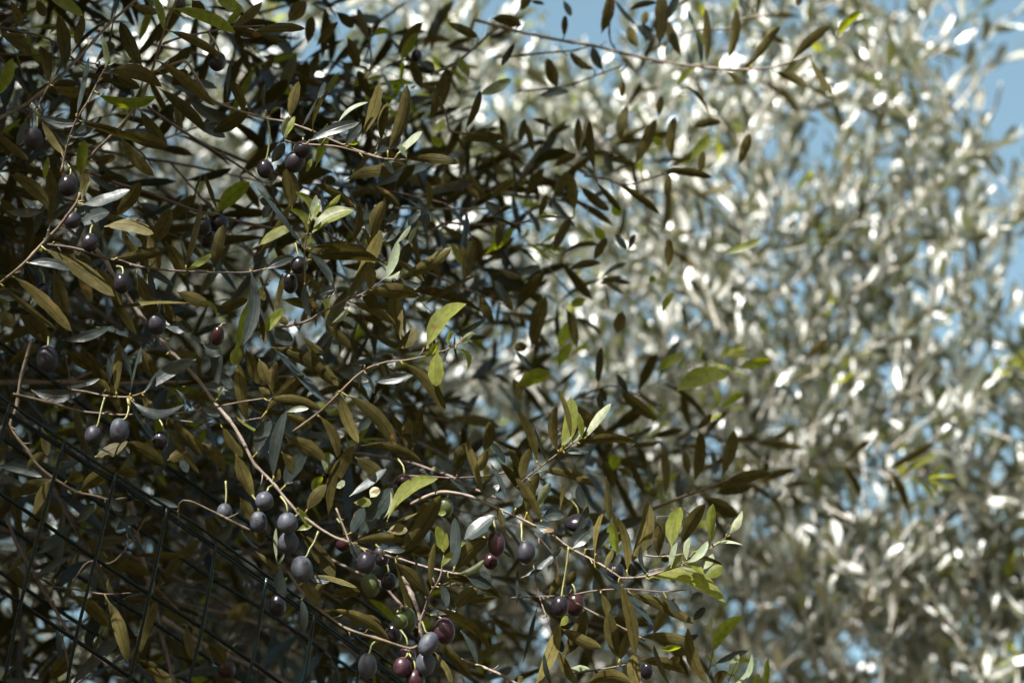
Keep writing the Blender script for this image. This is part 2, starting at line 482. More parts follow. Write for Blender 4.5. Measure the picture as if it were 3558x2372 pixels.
# id, depth at start, depth at end, width at start / end (crop px), bark, points, label
STEMS = """
a 1.86 1.84 24 12 T|A1 560,1568 580,1450 640,1230 700,1080 800,920 900,720 960,620 985,590
b 1.90 1.95 36 24 G|A1 -60,1100 0,1070 200,970 350,860 520,720 640,600 800,430 980,230 1100,120 1260,-20
b2 1.88 1.87 16 10 T|A1 230,1090 340,960 450,770 510,700
c 1.88 1.86 28 20 T|A1 800,1450 870,1370 1050,1190 1200,1010 1300,870 1380,650 1410,540 1480,320 1560,100 1610,-20
d 1.92 1.97 24 14 R|A1 -60,240 150,280 450,360 700,560 900,640
e 1.95 2.0 22 16 R|A1 1480,400 1650,340 1900,290 2100,250 2400,235
f 1.90 1.84 24 16 G|A1 1380,660 1640,560 1700,570 1850,800 1950,920 2352,1060 A2 250,1110 480,1190 700,1290 850,1350 1000,1400 1130,1440
g 1.84 1.84 16 16 T|A2 215,1265 300,1295 430,1310 700,1330 860,1370 1120,1440 1340,1450
h 1.94 1.97 26 20 R|A1 1340,970 1600,1150 1850,1310 2050,1430 2250,1560 A3 2352,70
i 1.85 1.83 24 30 T|A3 -40,1040 0,1000 200,840 370,660 520,510 620,380 700,270 730,180
j 1.88 1.87 22 14 R|A3 430,650 700,690 960,780 1100,800 1300,860 1600,890 1900,905 2230,905 2380,880
k 1.93 1.84 40 20 G|A3 870,690 960,800 1030,930 1150,1110 1250,1260 1350,1380 1450,1500 A5 1550,50 1650,150 1830,350 1950,520 2100,700 2200,860 2300,1060 2352,1120 A6 120,1240 250,1400 340,1500 A8 360,30 450,90 560,170 700,250 820,290 1000,370 1240,430 1500,510 1760,570 1850,580
l 1.95 1.98 30 22 R|A3 820,0 1040,90 1250,150 1400,200 1550,260 1730,330 1900,380 A4 0,480 200,520
m 1.86 1.83 22 12 T|A4 430,1330 425,1150 420,1000 412,760 430,600 470,450
n 1.87 1.84 28 14 R|A4 150,1410 430,1350 560,1270 690,1210 800,1150 940,1100 1080,1010 1140,960
o 1.86 1.83 26 10 T|A6 310,780 450,680 600,560 740,420 870,290 1000,200 1180,145 1290,140 1500,100 1700,40 A4 1830,1540 1960,1460
p 1.92 1.92 18 14 R|A4 580,510 690,600 850,650 970,655
q 1.89 1.86 20 12 T|A5 650,400 780,420 950,455 1060,465 1180,465 1290,430
r 1.89 1.87 26 14 T|A5 120,440 170,450 500,530 700,590 900,615 1100,630 1350,625 1600,615 1850,580 1950,560 2050,540 2200,510 2400,480
s 1.92 1.90 14 12 R|A5 1430,650 1700,690 1950,710 2150,690 2380,655
t 1.90 1.86 34 20 T|A5 290,-60 200,250 170,400 150,560 100,680 100,740 170,850 260,960 320,1060 450,1180 580,1260 700,1330 850,1360 1000,1400 1150,1380
u 1.87 1.85 14 22 T|A5 1620,1600 1630,1430 1720,1410 1900,1490 2060,1568 A7 2050,70 2270,180
v 2.00 1.96 36 28 R|A7 60,60 150,300 300,560 500,900 650,1130 830,1280 1000,1420
w 1.98 1.96 16 12 R|A7 380,680 700,720 950,760 1200,750
x 1.97 1.95 16 12 T|A7 640,690 800,470 1040,460 1340,60
y 1.98 1.97 16 12 T|A7 480,820 520,950 620,1400 640,1600
z 2.00 1.88 34 22 R|A6 860,980 1050,1000 1250,1040 1400,1070 1600,1140 1750,1190 1800,1230 1950,1300 2200,1400
A 1.92 1.92 20 14 R|A6 1180,1280 1290,1190 1500,1190 1750,1200 2000,1190 2260,1150
B 1.88 1.83 32 12 G|A6 1380,1440 1520,1370 1650,1330 1800,1340 1950,1380 2100,1450 2352,1560 B7 150,140 300,210 450,330 600,410 750,490 900,590 960,615 1160,600 1300,560 1400,530 1540,470 1610,400
C 1.87 1.84 22 26 T|A8 260,550 350,690 420,770 540,890 660,980 770,1060 900,1110 1100,1170 1250,1220 1370,1255 1440,1230
D 1.86 1.82 30 12 G|A8 1490,1200 1470,1020 1500,920 1560,750 1620,660 1650,590 1665,500 1680,400
E 1.90 1.87 22 30 G|A8 1700,1280 1850,1360 2000,1410 2150,1470 2300,1550 2420,1640
F 1.94 1.92 30 26 R|A8 560,400 800,520 950,590 1100,650 1200,760 1330,900
G 1.94 1.92 44 36 G|A8 1310,600 1400,800 1450,960 1470,1150
H 1.93 1.90 18 12 R|B7 -60,800 0,790 300,780 450,775 700,730 1000,715 1320,740 1540,715
I 1.89 1.88 16 12 T|B7 140,500 200,800 270,990 310,1080
J 1.91 1.90 16 22 T|B7 120,180 250,320 330,430 380,570 430,760 560,860 800,990 950,1070 1150,1180
K 1.90 1.88 18 12 T|B7 480,1480 700,1450 880,1420 1020,1390
L 1.90 1.88 18 12 G|B7 1060,390 1250,420 1400,410 1560,390
M 1.84 1.82 14 9 N|B7 1560,460 1600,380 1740,350 1930,220
N 1.87 1.83 22 14 T|B5 -10,1290 80,1200 170,1130 260,1060 380,970 500,890 560,850
O 1.86 1.84 20 14 T|A8 700,-20 760,130 820,290
P 2.30 2.28 30 18 G|B1 -400,180 100,310 400,370 650,410 900,470 1200,540 1500,590 1900,630 2250,620 B2 250,560 420,500
Q 2.32 2.28 20 14 R|B1 -200,530 250,480 500,460 650,420
R 2.30 2.32 18 14 R|B1 0,830 400,790 700,690 950,590
S 2.28 2.34 18 12 R|B1 860,100 830,230 850,400 990,570 930,660
T 2.36 2.38 16 12 G|B1 1450,330 1650,270 1900,260 2050,170 2300,130
U 2.15 2.20 22 12 T|A2 960,720 1020,600 1010,400 1030,240
V 2.18 2.22 30 18 R|A2 1560,680 1800,560 2000,400 2100,300 2250,220
W 2.10 2.12 18 14 T|A2 1630,880 1700,1050 1740,1190 1900,1210 2200,1220
X 2.10 2.15 20 12 T|A4 1230,320 1500,325 1700,330 2352,325
Y 2.12 2.18 24 14 R|A4 1560,530 1700,460 1900,470 2352,460 B3 200,400 500,410
Z 2.15 2.18 20 12 T|A4 1500,890 1700,980 1800,1030 2000,1100 2200,1190
0 2.05 2.00 34 18 T|B5 1200,1490 1500,1370 1700,1300 1900,1220
1 2.25 2.22 18 12 R|B5 500,490 800,370 950,400 1100,460 1300,600
2 2.12 2.12 16 10 T|A7 1180,480 1350,640 1700,1000 1950,1400
3 1.90 1.88 12 9 T|B5 1500,1480 1560,1560 B7 1260,60 1290,150
4 2.20 2.24 18 12 R|B3 600,30 800,60 1000,110 1310,20 1700,-60
5 2.0 1.99 16 10 N|B7 1730,1500 1760,1330 1790,1200
6 1.88 1.84 10 7 N|B7 1890,1600 1920,1530 1960,1440 1990,1370
"""
# leaves: crop|base x,base y,tip x,tip y,width,kind(bend)  kinds: u under side, t upper side, Y young, y pale shoot; ! in a sun fleck
LEAVES = """
1.86|A1|960,660,1470,790,140,u,-.14 870,850,1425,880,100,Y,.13 720,1100,1310,1300,70,u,-.04 690,1060,808,520,60,t,-.03! 640,1250,930,1060,110,t,.05 600,1340,560,1200,90,t,0 600,1330,700,1200,90,t,0 960,620,920,340,60,y,.08 985,600,1068,525,30,y,0 985,520,1090,-10,35,t,-.04 800,935,1008,760,90,t,-.05 470,745,640,340,40,t,.03 470,780,830,810,90,u,.12 530,710,1150,810,50,u,-.06 590,640,525,140,130,u,.03 440,760,365,420,100,u,.04 430,-40,752,150,110,Y,-.05 340,1040,720,1115,85,t,.08 1300,615,1090,200,130,u,-.04 1560,80,2140,300,110,Y,-.07 1530,280,2020,530,80,u,-.05 1420,545,1950,965,100,u,-.04 1440,800,1870,1185,110,u,-.03 1490,290,1400,-30,70,Y,.05 1430,640,1800,870,70,t,.03 1700,870,1980,1105,90,t,.03 740,1620,770,1270,110,Y,-.03 400,1640,435,1430,60,Y,0 -30,880,115,530,120,Y,.06 -60,1180,260,1455,80,u,.05 370,1040,580,1400,70,u,.06 2060,880,2090,570,40,t,0 2220,1030,2090,735,100,u,.03 1910,1220,2260,980,120,u,.04 1080,1200,1530,1330,120,u,.02 1100,1250,1400,1600,120,u,.04 1270,1000,1520,1330,110,u,.03 1950,-30,2215,110,110,Y,.0 2050,220,2180,60,70,Y,.1 2100,250,2380,20,90,u,.04 2060,260,2370,330,80,u,0 330,0,410,150,90,u,0 760,120,690,400,90,u,0 0,210,250,150,90,t,0 0,300,290,495,110,u,-.05 90,0,200,250,80,u,0 1740,0,1850,140,110,u,0 1200,50,1440,120,80,u,0 880,230,960,200,30,t,0 0,330,230,330,60,u,0 1040,680,1270,800,90,u,.03 240,1080,160,1320,90,t,-.05 480,1390,580,1560,60,t,0 1560,780,1700,640,130,u,0 1740,1100,2050,1250,90,t,0 550,250,385,260,30,u,0 860,1480,1050,1420,80,u,0
1.85|A2|225,1255,275,1055,50,y,-.12 230,1250,325,1055,60,Y,.05! 390,1150,530,890,35,t,.05 530,890,602,745,55,t,.05! 480,1200,655,805,35,u,-.06 715,1120,990,930,40,y,-.12! 925,1250,1090,762,105,u,.04! 1112,1290,1165,935,90,u,-.03! 1160,1400,1345,770,115,u,.06 440,1290,912,1112,95,t,-.03 780,1320,930,1125,95,t,0 1060,1390,1260,1255,120,t,-.05 1255,1400,1480,1195,75,y,.03! 1340,1450,1830,1480,90,u,-.05 1120,1440,1225,1580,50,t,-.02 110,1480,230,1300,110,t,.05 510,1520,620,1120,90,Y,.03 920,1600,1310,1500,80,u,-.05 -60,300,422,262,95,u,-.06 -20,295,230,385,55,u,.02 280,1075,362,740,95,u,-.03 60,1010,60,750,40,t,-.05 85,1060,200,975,30,u,-.1 310,1150,420,1230,60,t,0 820,1310,905,1290,40,Y,0 430,1560,480,1440,50,Y,0 1340,1430,1260,1330,60,y,.1 160,1500,270,1600,110,u,0
2.15|A2|1540,1090,1690,640,100,u,.05 1290,560,1440,300,90,Y,-.03 1035,330,1200,300,60,Y,-.2 1870,1180,2010,820,70,u,.05 2000,860,2290,720,105,y,.03 260,200,430,20,130,u,0 2110,170,2380,230,100,u,-.06 1570,1200,1690,1090,80,Y,.1 980,360,900,80,80,u,0 1250,500,1480,200,110,u,0 1600,640,1500,560,70,t,0 440,400,480,150,100,u,0 520,420,720,200,80,u,0 1010,900,900,640,90,u,0 300,500,180,360,100,t,0 1700,200,1990,340,80,u,0 1800,520,1900,700,90,Y,0 530,640,640,560,80,t,0 300,660,560,790,60,u,0 700,110,860,250,90,u,0 2330,380,2200,600,60,t,0 1750,640,1650,1000,70,u,0 1840,1250,2230,1250,90,u,0 1560,1240,1660,1330,80,Y,0 1030,1220,960,900,60,t,0 1480,820,1380,560,90,u,0 800,330,900,620,100,u,0 30,660,130,520,70,u,0
1.87|A3|400,690,1042,1122,135,u,-.05! 480,620,690,800,60,u,-.05 245,820,640,885,85,t,-.08 450,480,435,-60,115,u,.03 70,10,440,300,125,u,-.08 720,270,770,-30,85,u,.04 740,265,825,70,30,y,-.05 455,475,665,275,55,t,-.1 400,605,450,470,20,t,.1 740,290,1182,158,105,t,.06! 710,490,995,360,130,t,-.1 945,490,1395,555,125,u,-.10! 1130,430,1265,400,60,t,0! 1055,410,1275,85,110,u,.03 1045,775,1510,692,105,u,.03 800,20,1080,165,60,t,.03 60,350,385,350,85,t,.05 300,580,400,300,70,t,0 1370,670,1550,325,130,u,.04 1680,870,1832,265,55,u,.03 575,485,705,595,40,t,-.05 10,1015,515,1425,65,u,.03 110,930,650,1440,115,u,-.04 490,890,605,1275,130,u,.05 690,1050,870,1190,45,t,-.05 1170,830,1585,1035,60,t,-.04 870,1400,1390,1560,75,t,-.05 560,1520,1000,1395,90,t,.05 550,1290,775,1440,80,t,0 -60,1095,215,1110,110,t,0 1000,1250,1720,1183,40,u,-.03! 1500,1400,1750,1400,110,t,.04 2270,870,2200,1565,110,t,-.10 1940,885,2030,470,105,u,-.03 1700,880,1935,735,65,Y,.03 1970,370,2265,85,140,Y,-.03 1760,300,1845,0,25,t,-.1 1975,345,1850,0,45,u,-.03 1970,1310,1845,1165,38,Y,.2 1960,1310,2075,1285,25,Y,.1 2150,1640,2400,1020,110,Y,-.05 170,1280,410,1530,140,u,-.04 1240,900,1420,1340,130,u,0 700,800,830,1180,100,u,0 0,1250,120,1400,120,u,.0 1350,890,1400,1130,60,t,0 850,820,700,790,60,u,0 860,840,1100,1210,120,u,0 1350,560,1430,900,120,u,.0 1500,620,1680,940,120,u,0 1100,500,1250,760,100,u,0 1150,560,1290,670,60,t,0 230,560,140,500,80,t,0 1600,1080,1900,1200,110,u,0 1950,1250,2250,1150,100,u,0 0,240,160,420,110,u,0 880,80,1050,20,80,u,0 1720,1470,1860,1560,50,t,0 2260,1010,2360,1240,80,u,0 1760,1450,1490,1300,110,u,0 260,1290,450,1540,120,u,0 500,210,590,290,40,t,0 1000,1120,1240,1470,90,u,0 1480,1170,1580,1350,90,u,0 470,1500,560,1280,30,u,0
1.85|A4|470,565,870,345,135,Y,-.14! 530,412,742,197,55,Y,.03! 492,420,557,288,45,Y,0! 460,425,332,175,60,Y,.22! 435,570,280,330,75,Y,.25 445,470,520,200,60,y,.05 408,690,-20,140,40,t,-.03 455,690,940,712,45,u,-.06 440,680,640,690,20,Y,-.06 445,788,1100,805,135,u,-.06 1090,800,1215,850,35,u,-.03 -10,740,280,285,80,u,.05 -10,670,305,490,95,Y,-.08! 15,1490,230,1230,95,Y,-.05! 140,1250,215,910,60,u,.03 200,895,575,1065,85,u,-.08 60,875,320,765,90,t,-.04 450,700,672,1000,75,t,-.05 410,1000,470,1300,65,t,.08 585,1350,485,1075,60,Y,.25 660,1365,808,1230,50,y,.1 600,1340,600,1150,70,t,-.06 800,1155,1110,520,130,u,-.04! 1010,740,1152,238,125,u,-.08 955,1100,1462,1115,135,u,-.08 820,1170,1245,1375,80,u,-.05 1290,1520,1230,1040,125,u,-.05 1140,975,1262,620,85,y,.05 1150,960,1282,893,40,y,.08! 1290,965,1748,678,120,u,.03 1220,785,1503,990,60,u,-.04 840,645,905,250,75,u,.08 1012,585,975,270,55,t,-.08 910,645,1030,480,60,t,0 1105,625,1282,490,80,t,.1 1160,470,1265,380,90,t,0 1350,485,1465,368,65,t,-.06 1495,505,1530,370,75,t,0 490,95,875,325,80,u,-.05 300,330,250,-40,150,u,.05 710,575,620,20,25,t,-.12 780,70,1240,5,110,u,-.1 1020,110,1285,315,60,u,-.06 490,1150,690,1065,110,t,-.05 760,670,1160,785,55,t,-.03 590,1380,830,1590,90,u,-.04 1520,1600,1885,1190,165,Y,-.14! 1715,1570,1760,1430,40,Y,-.1 1820,1545,1955,1455,50,y,-.05 1830,1550,1930,1475,25,y,.1 1250,1600,1435,1410,110,u,.05! 0,1250,60,1560,55,u,.05! 0,240,130,290,90,t,0 30,420,130,290,95,t,-.05 400,1490,600,1640,60,u,.05 930,1120,1065,1230,120,u,-.1 620,660,440,780,60,u,.05 0,960,50,760,50,t,.0 860,500,800,380,60,t,0 200,1150,560,1210,90,u,.0 150,1300,260,1370,70,u,0 260,120,400,140,80,t,0 1290,960,1470,1020,70,t,.15 1010,1080,1030,860,90,u,0 990,960,940,1070,70,t,0 0,1040,50,1160,60,u,0 1440,480,1360,640,50,y,.05 1230,650,1380,480,40,y,.05! 140,1400,300,1560,130,t,.05 560,1050,690,1080,110,t,.05
2.17|A4|1540,345,1520,60,65,u,.05 2100,235,2335,50,80,u,.0 2050,240,1900,20,70,u,0 1850,1000,1950,600,120,u,.03 2050,740,2310,500,90,Y,.03 1900,960,1840,650,45,u,.0! 1300,50,1180,0,60,t,0 1710,160,1680,0,80,u,0 1830,0,2000,250,80,u,.0 1460,700,1330,540,60,t,0 1460,860,1400,600,50,u,0 2130,980,2300,1250,80,u,0 2000,1100,2130,1380,90,u,0 1850,850,1750,640,70,Y,0 1650,960,1560,760,70,u,0 2060,260,2200,420,100,t,0 1650,480,1900,620,60,u,0 2250,1200,2150,980,70,t,0 2190,890,2380,960,60,u,0 1430,1250,1600,1330,70,u,0 1700,1000,1850,1320,90,u,0 1600,1240,1530,1420,80,u,0 2160,700,2210,400,80,u,0
1.88|A5|715,-10,1110,640,110,u,-.05 560,20,652,380,30,t,.03 280,400,755,418,120,t,.1 600,380,905,300,50,t,.03 1055,445,1090,-10,85,u,-.03 985,345,1050,-10,80,t,0 1180,455,1290,0,30,t,.06 1195,310,1080,-10,45,t,.04 1295,435,1785,125,125,t,-.06 1600,400,1740,580,35,t,-.05 1650,370,2245,500,70,t,-.06 1180,480,1675,535,85,t,.24! 1170,530,1490,985,50,t,-.03 1990,385,1980,-10,115,t,-.04 2130,180,2190,-60,90,u,.03 2250,700,2165,160,110,u,-.03 1500,700,1810,1165,70,u,.03 1555,690,1830,1010,125,u,-.05 1830,880,2042,1135,110,u,-.06 2010,735,2200,1010,110,u,0 2140,980,2300,1390,140,u,.03 2135,630,2355,785,22,Y,.05! 1975,490,2022,368,26,Y,0 680,500,812,990,65,u,.05 1110,875,1490,1085,150,u,-.05 860,1010,1160,870,120,u,.03! 815,910,990,1340,80,t,.05 720,1335,1058,1108,140,u,-.05 110,1380,465,1225,120,u,-.05 -40,1090,382,1190,85,t,-.06 -40,1150,232,1292,60,t,0 240,1120,412,975,85,u,-.06 290,1570,435,1240,90,u,-.03! 1000,1370,1115,1500,90,t,.03 1215,1400,1622,1465,70,t,-.05 1090,885,1222,1105,28,t,0 1650,455,1900,480,90,u,-.06 1290,30,1420,330,110,u,0 1500,80,1830,130,120,u,0 820,140,1000,400,120,u,0 620,60,830,220,120,u,0 850,300,1000,420,90,u,0 380,740,430,1000,90,u,0 1300,450,1380,600,80,u,0 2230,30,2352,350,120,u,0 2170,0,2120,180,110,Y,0 1820,560,2000,640,80,t,0 2180,1380,2300,1600,110,u,0 600,1230,760,1180,110,u,0 1050,1150,1250,1170,90,u,0 1850,0,2000,90,100,t,0 2000,240,2120,400,90,t,0 560,1060,700,900,110,t,0 1520,1040,1700,960,110,u,0 1640,1000,1700,1150,80,t,0
1.97|A7|805,220,1040,580,100,u,.08 970,800,1160,1370,120,u,-.05 640,760,990,1060,140,u,-.05 1250,1350,1432,830,110,u,-.05 1180,410,1690,420,60,u,-.03 1045,190,1290,70,90,t,-.08 980,620,1045,780,40,u,.1! 1690,1030,1745,1350,80,u,0 1860,50,1960,260,110,u,0 1950,300,2100,150,110,t,0 220,160,380,0,80,u,0 1930,420,2000,560,90,u,0 450,1540,640,1330,140,u,0 2050,1000,2270,850,120,u,0 700,120,860,-60,90,t,0 1300,1440,1560,1560,120,u,0 1880,1200,2050,1400,130,u,0 2190,180,2352,350,22,t,.1! 60,480,230,700,120,u,0 1030,0,1340,450,22,t,-.04
1.85|A6|100,15,665,335,125,u,-.08 130,20,612,530,70,t,-.03 430,-10,722,365,125,u,.06 125,440,165,148,85,u,-.08 55,612,412,268,120,u,-.04 60,497,578,590,80,u,-.10 240,603,452,573,55,y,-.05 130,1215,250,590,110,t,-.06 715,400,905,885,105,u,.06 800,450,1248,920,135,u,-.08 968,250,1048,440,32,t,-.06 1290,150,1692,628,115,u,-.08 1625,45,1612,370,140,Y,.04! 1780,18,1875,250,55,Y,-.30! 1500,105,1640,-40,60,Y,.05 925,908,1482,1060,85,u,-.10 540,632,718,1022,90,u,-.12 240,830,605,1045,130,u,-.04 -20,985,110,680,130,t,-.1 230,1285,432,985,150,t,-.10 235,1265,420,1165,80,t,-.1 650,1600,735,1020,95,u,-.08! 690,1270,862,908,110,u,-.04 612,1165,565,1035,50,y,.1 490,1340,575,1185,85,Y,-.1 430,1500,610,1260,115,u,-.04 820,1370,1158,1118,75,t,.0! 1160,1600,1625,1205,120,Y,-.14! 860,1425,1020,1432,80,Y,-.06! 1130,1570,1195,1325,22,y,.1! 1195,1440,1275,1330,45,y,.05! 960,1600,1215,1290,150,t,.03 1580,1090,1995,1515,32,t,-.03 1590,1000,1775,1175,80,t,0 1790,1185,1885,880,115,u,-.06 2048,1400,1880,860,70,u,.0 2040,965,2095,688,110,u,.05 2080,860,2235,1070,60,t,-.06 1970,1170,2070,950,85,u,.0 2180,1055,2370,1320,75,u,-.05 2255,930,2370,1140,65,u,-.06 2040,1400,2180,1260,110,t,-.1 2085,1050,2240,1385,45,t,-.05! 1390,945,1465,570,85,u,.04 1175,600,1412,990,85,u,-.04 1420,1640,1622,1430,150,u,-.06 0,120,90,360,110,u,0 0,380,100,450,80,u,.05 290,1470,450,1500,70,t,0 700,1290,780,1230,60,y,.05! 1010,1380,1085,1290,85,y,-.1! 870,1010,1130,1190,120,u,0 200,960,420,1220,110,u,0 690,220,1000,320,130,t,-.05 1040,330,1400,270,90,t,0 1070,420,1310,560,50,t,0 900,780,1020,640,90,t,0 240,620,480,740,90,u,0 100,1010,190,1220,80,u,0 1300,800,1400,690,110,u,0 1180,1340,1340,1290,60,u,0 1620,1360,1560,1190,40,t,0
1.85|A8|850,292,1395,300,85,u,-.08 375,205,690,610,130,u,-.04 480,592,892,702,50,u,-.05! 455,610,640,645,60,t,.05 185,500,235,790,100,t,.08 385,800,405,1100,75,t,-.03 390,650,540,870,120,u,-.06 620,898,1185,1178,95,u,-.10 1235,470,1545,785,130,u,-.04 1240,440,1650,-140,150,u,.05 1755,565,2080,255,150,u,-.06 1790,580,2042,450,60,y,.14 1775,535,1778,65,110,t,.03 1668,372,1608,140,110,Y,-.05! 1680,380,1700,205,55,Y,.05! 1655,515,1762,385,60,Y,-.05 1830,360,1895,310,75,Y,0! 1830,420,1882,400,40,Y,0! 1570,710,1600,290,60,u,-.05 1520,805,1392,380,40,t,.05! 1535,500,1560,190,50,t,.08 1700,612,2190,795,105,u,-.10 1620,700,1850,690,40,u,-.12! 1880,600,2110,700,100,t,0 1540,945,1785,915,90,t,-.1 1555,868,2105,1265,85,u,-.10 1780,900,1990,690,125,u,-.05 1645,660,1712,870,75,t,-.05 1430,1080,1235,470,70,u,-.04 1825,1085,1985,1395,50,t,-.06 1620,1190,1935,1545,110,u,-.03 1590,1280,1760,1600,55,u,-.06! 1850,270,2140,50,130,t,.03! 2300,432,2195,355,25,t,0 2340,860,2345,540,45,t,.03 -30,370,182,565,45,u,-.03 170,500,155,160,35,y,-.06 170,490,228,390,25,y,.05 830,215,960,-20,110,t,.0! 900,245,1110,-80,140,t,.03 1080,185,1460,15,22,u,-.06! 1165,195,1350,180,95,u,-.1! 820,310,930,440,90,t,0 1130,360,1330,360,60,t,0 660,770,920,740,100,u,-.05 2010,540,2090,700,110,t,0 860,900,900,1060,120,u,0 960,940,1100,1100,120,u,0 1380,400,1560,360,80,u,0 1400,340,1580,430,90,u,0 600,640,500,800,90,u,0 540,780,560,880,70,g,0 2160,-40,2220,150,60,u,0 350,-30,470,160,60,Y,0 350,180,500,100,60,Y,.05 1610,20,1700,25,60,Y,0 0,90,20,300,100,u,.0 1860,830,2150,790,60,u,0 1600,980,1480,860,60,t,0 1500,80,1380,170,110,u,0
1.86|B7|495,350,657,185,145,t,-.1 605,355,830,205,110,t,.04 512,240,635,-40,75,t,.05 700,415,782,-10,45,u,-.06! 785,520,865,355,55,u,0 860,525,922,390,60,t,.06 990,565,898,60,85,u,.06 915,400,850,100,95,Y,-.06! 875,365,785,230,22,Y,-.25 1005,495,1180,-80,130,u,.08! 1180,585,1120,320,40,t,-.12! 1395,340,1475,-30,125,Y,-.06! 1385,530,1448,290,55,y,-.05! 1480,320,1700,-60,125,u,-.05 1280,430,1312,98,100,u,-.05 1350,310,1410,140,75,t,0 1165,622,1885,835,150,Y,-.16! 1300,565,1495,390,60,Y,.06 1515,490,1690,595,60,Y,-.15! 1480,455,1860,500,40,u,-.05 1690,605,1855,495,100,Y,.05! 1540,475,1725,280,65,y,.12! 1530,450,1560,245,55,y,-.1! 1680,540,1770,395,60,y,.03! 1755,310,1770,-60,85,Y,-.04 1925,215,2035,0,70,y,.05! 1740,345,2045,315,25,y,-.15! 1890,225,1985,50,45,t,.0 1040,612,1335,520,70,t,-.04 905,635,1060,1310,110,u,-.05 680,505,1235,1055,50,t,-.03 1000,750,1590,1028,110,u,-.04 1345,800,1470,930,60,t,0 1095,1150,1580,1185,85,u,-.04 925,1370,820,920,130,u,-.04 905,1380,1005,1090,85,u,.08 385,1065,758,1245,110,u,.05 410,1340,615,905,130,u,.04 275,805,415,570,85,u,.0 425,690,515,550,85,u,.1 30,610,400,335,55,t,.06! 150,130,325,185,100,t,-.03 215,75,420,45,115,t,-.12 150,1600,375,1030,110,u,.04! 545,1600,360,1275,90,u,-.05 310,1600,238,1300,50,t,.0! 480,1430,660,1450,50,y,-.05! 600,1600,1040,1570,130,u,-.15 790,1590,690,1435,35,t,.0 1090,1640,1045,1310,120,u,-.05 1100,1370,1520,1475,105,u,-.08 1370,1460,1460,1320,100,u,.0 1385,1600,1230,1220,50,u,-.03! 1755,1600,1540,1065,115,u,-.10 1790,1590,1905,1465,110,u,-.1 1915,1540,2005,1305,60,y,-.05! 1920,1600,2125,1290,50,y,.15! 1960,1500,2025,1370,30,y,.05 60,0,110,150,90,u,0 900,250,860,20,50,u,0 0,1050,45,1120,22,t,0 40,1400,180,870,35,t,-.02 1120,310,1150,430,60,y,0 1480,500,1600,560,30,y,.1 1500,480,1590,440,25,y,.05 170,560,230,650,60,t,0 380,1050,450,960,60,Y,0! 390,1170,400,1290,60,t,0! 1290,1260,1480,1240,60,Y,0 0,1500,40,1560,60,u,0
1.99|B7|1760,1310,2030,960,125,Y,-.12 1780,1400,2090,1275,60,t,-.03 2250,1640,2270,1350,60,Y,0 2130,1640,2190,1480,60,Y,0 1220,1140,1420,800,110,u,.0 750,740,835,1000,70,u,0! 690,600,740,880,80,t,.0 1700,1150,1760,960,50,y,0 830,1000,900,860,80,t,0 1560,830,1680,760,90,t,0 1590,1000,1700,880,70,t,0 1450,1150,1640,1130,60,t,.1 1290,640,1190,560,70,t,0 1300,460,1370,420,90,u,0 940,900,900,800,60,t,0
1.86|B5|365,970,345,545,90,u,-.08 385,960,480,465,125,Y,.06! 480,855,370,410,50,u,.04 605,850,845,525,75,y,-.05! 535,892,1085,882,90,u,-.06 580,850,545,610,60,Y,.04 410,975,645,965,60,t,-.05 195,1145,698,1275,90,u,-.10 175,1070,-10,580,85,u,.05 260,1065,120,680,32,t,.05! 15,1240,105,935,90,u,-.03 80,1530,185,1150,110,u,-.06 175,1500,295,1240,80,y,-.04 225,1600,-20,1200,80,u,.03 378,1490,408,1250,30,u,-.02 130,1050,35,900,90,t,0 480,900,620,740,40,y,0! 400,900,500,810,30,y,0 540,1260,590,1480,90,t,.0 800,1180,830,1600,60,u,0 -20,1480,20,1360,90,t,0
2.18|B5|360,200,480,-20,90,Y,-.05 -20,370,300,255,140,Y,-.05 725,360,755,10,75,u,-.03 1255,235,1510,80,95,Y,-.05 1430,425,1905,265,175,Y,-.12 1835,565,2060,430,65,Y,-.04 1285,695,940,415,110,u,-.03 850,900,530,550,110,u,.0 1615,765,1760,620,60,u,.03 870,1135,870,980,110,Y,0 1340,1365,1325,905,80,u,.03 1600,1245,1655,785,105,u,.04 1850,1195,1965,765,110,u,.05 1160,1370,1035,1060,65,u,-.03 880,1290,770,1050,90,u,0 1850,1265,2290,1155,110,u,-.04 1790,1345,2120,1275,120,u,-.05 1800,1180,1760,950,50,t,.0 1240,1290,1170,1080,50,t,0 900,1120,1040,1160,60,u,0 1550,1180,1510,960,70,u,0 760,600,740,430,60,t,0 90,0,-30,30,90,u,0 -20,50,130,220,60,t,0 30,500,-40,300,80,u,0 1060,620,1090,560,70,u,0 1260,1370,1200,1300,80,u,0 1690,1380,2000,1560,130,u,0 2000,200,2300,130,100,Y,0 1000,430,900,260,60,t,0 800,520,750,380,60,u,0 2050,1200,2200,1140,80,Y,0
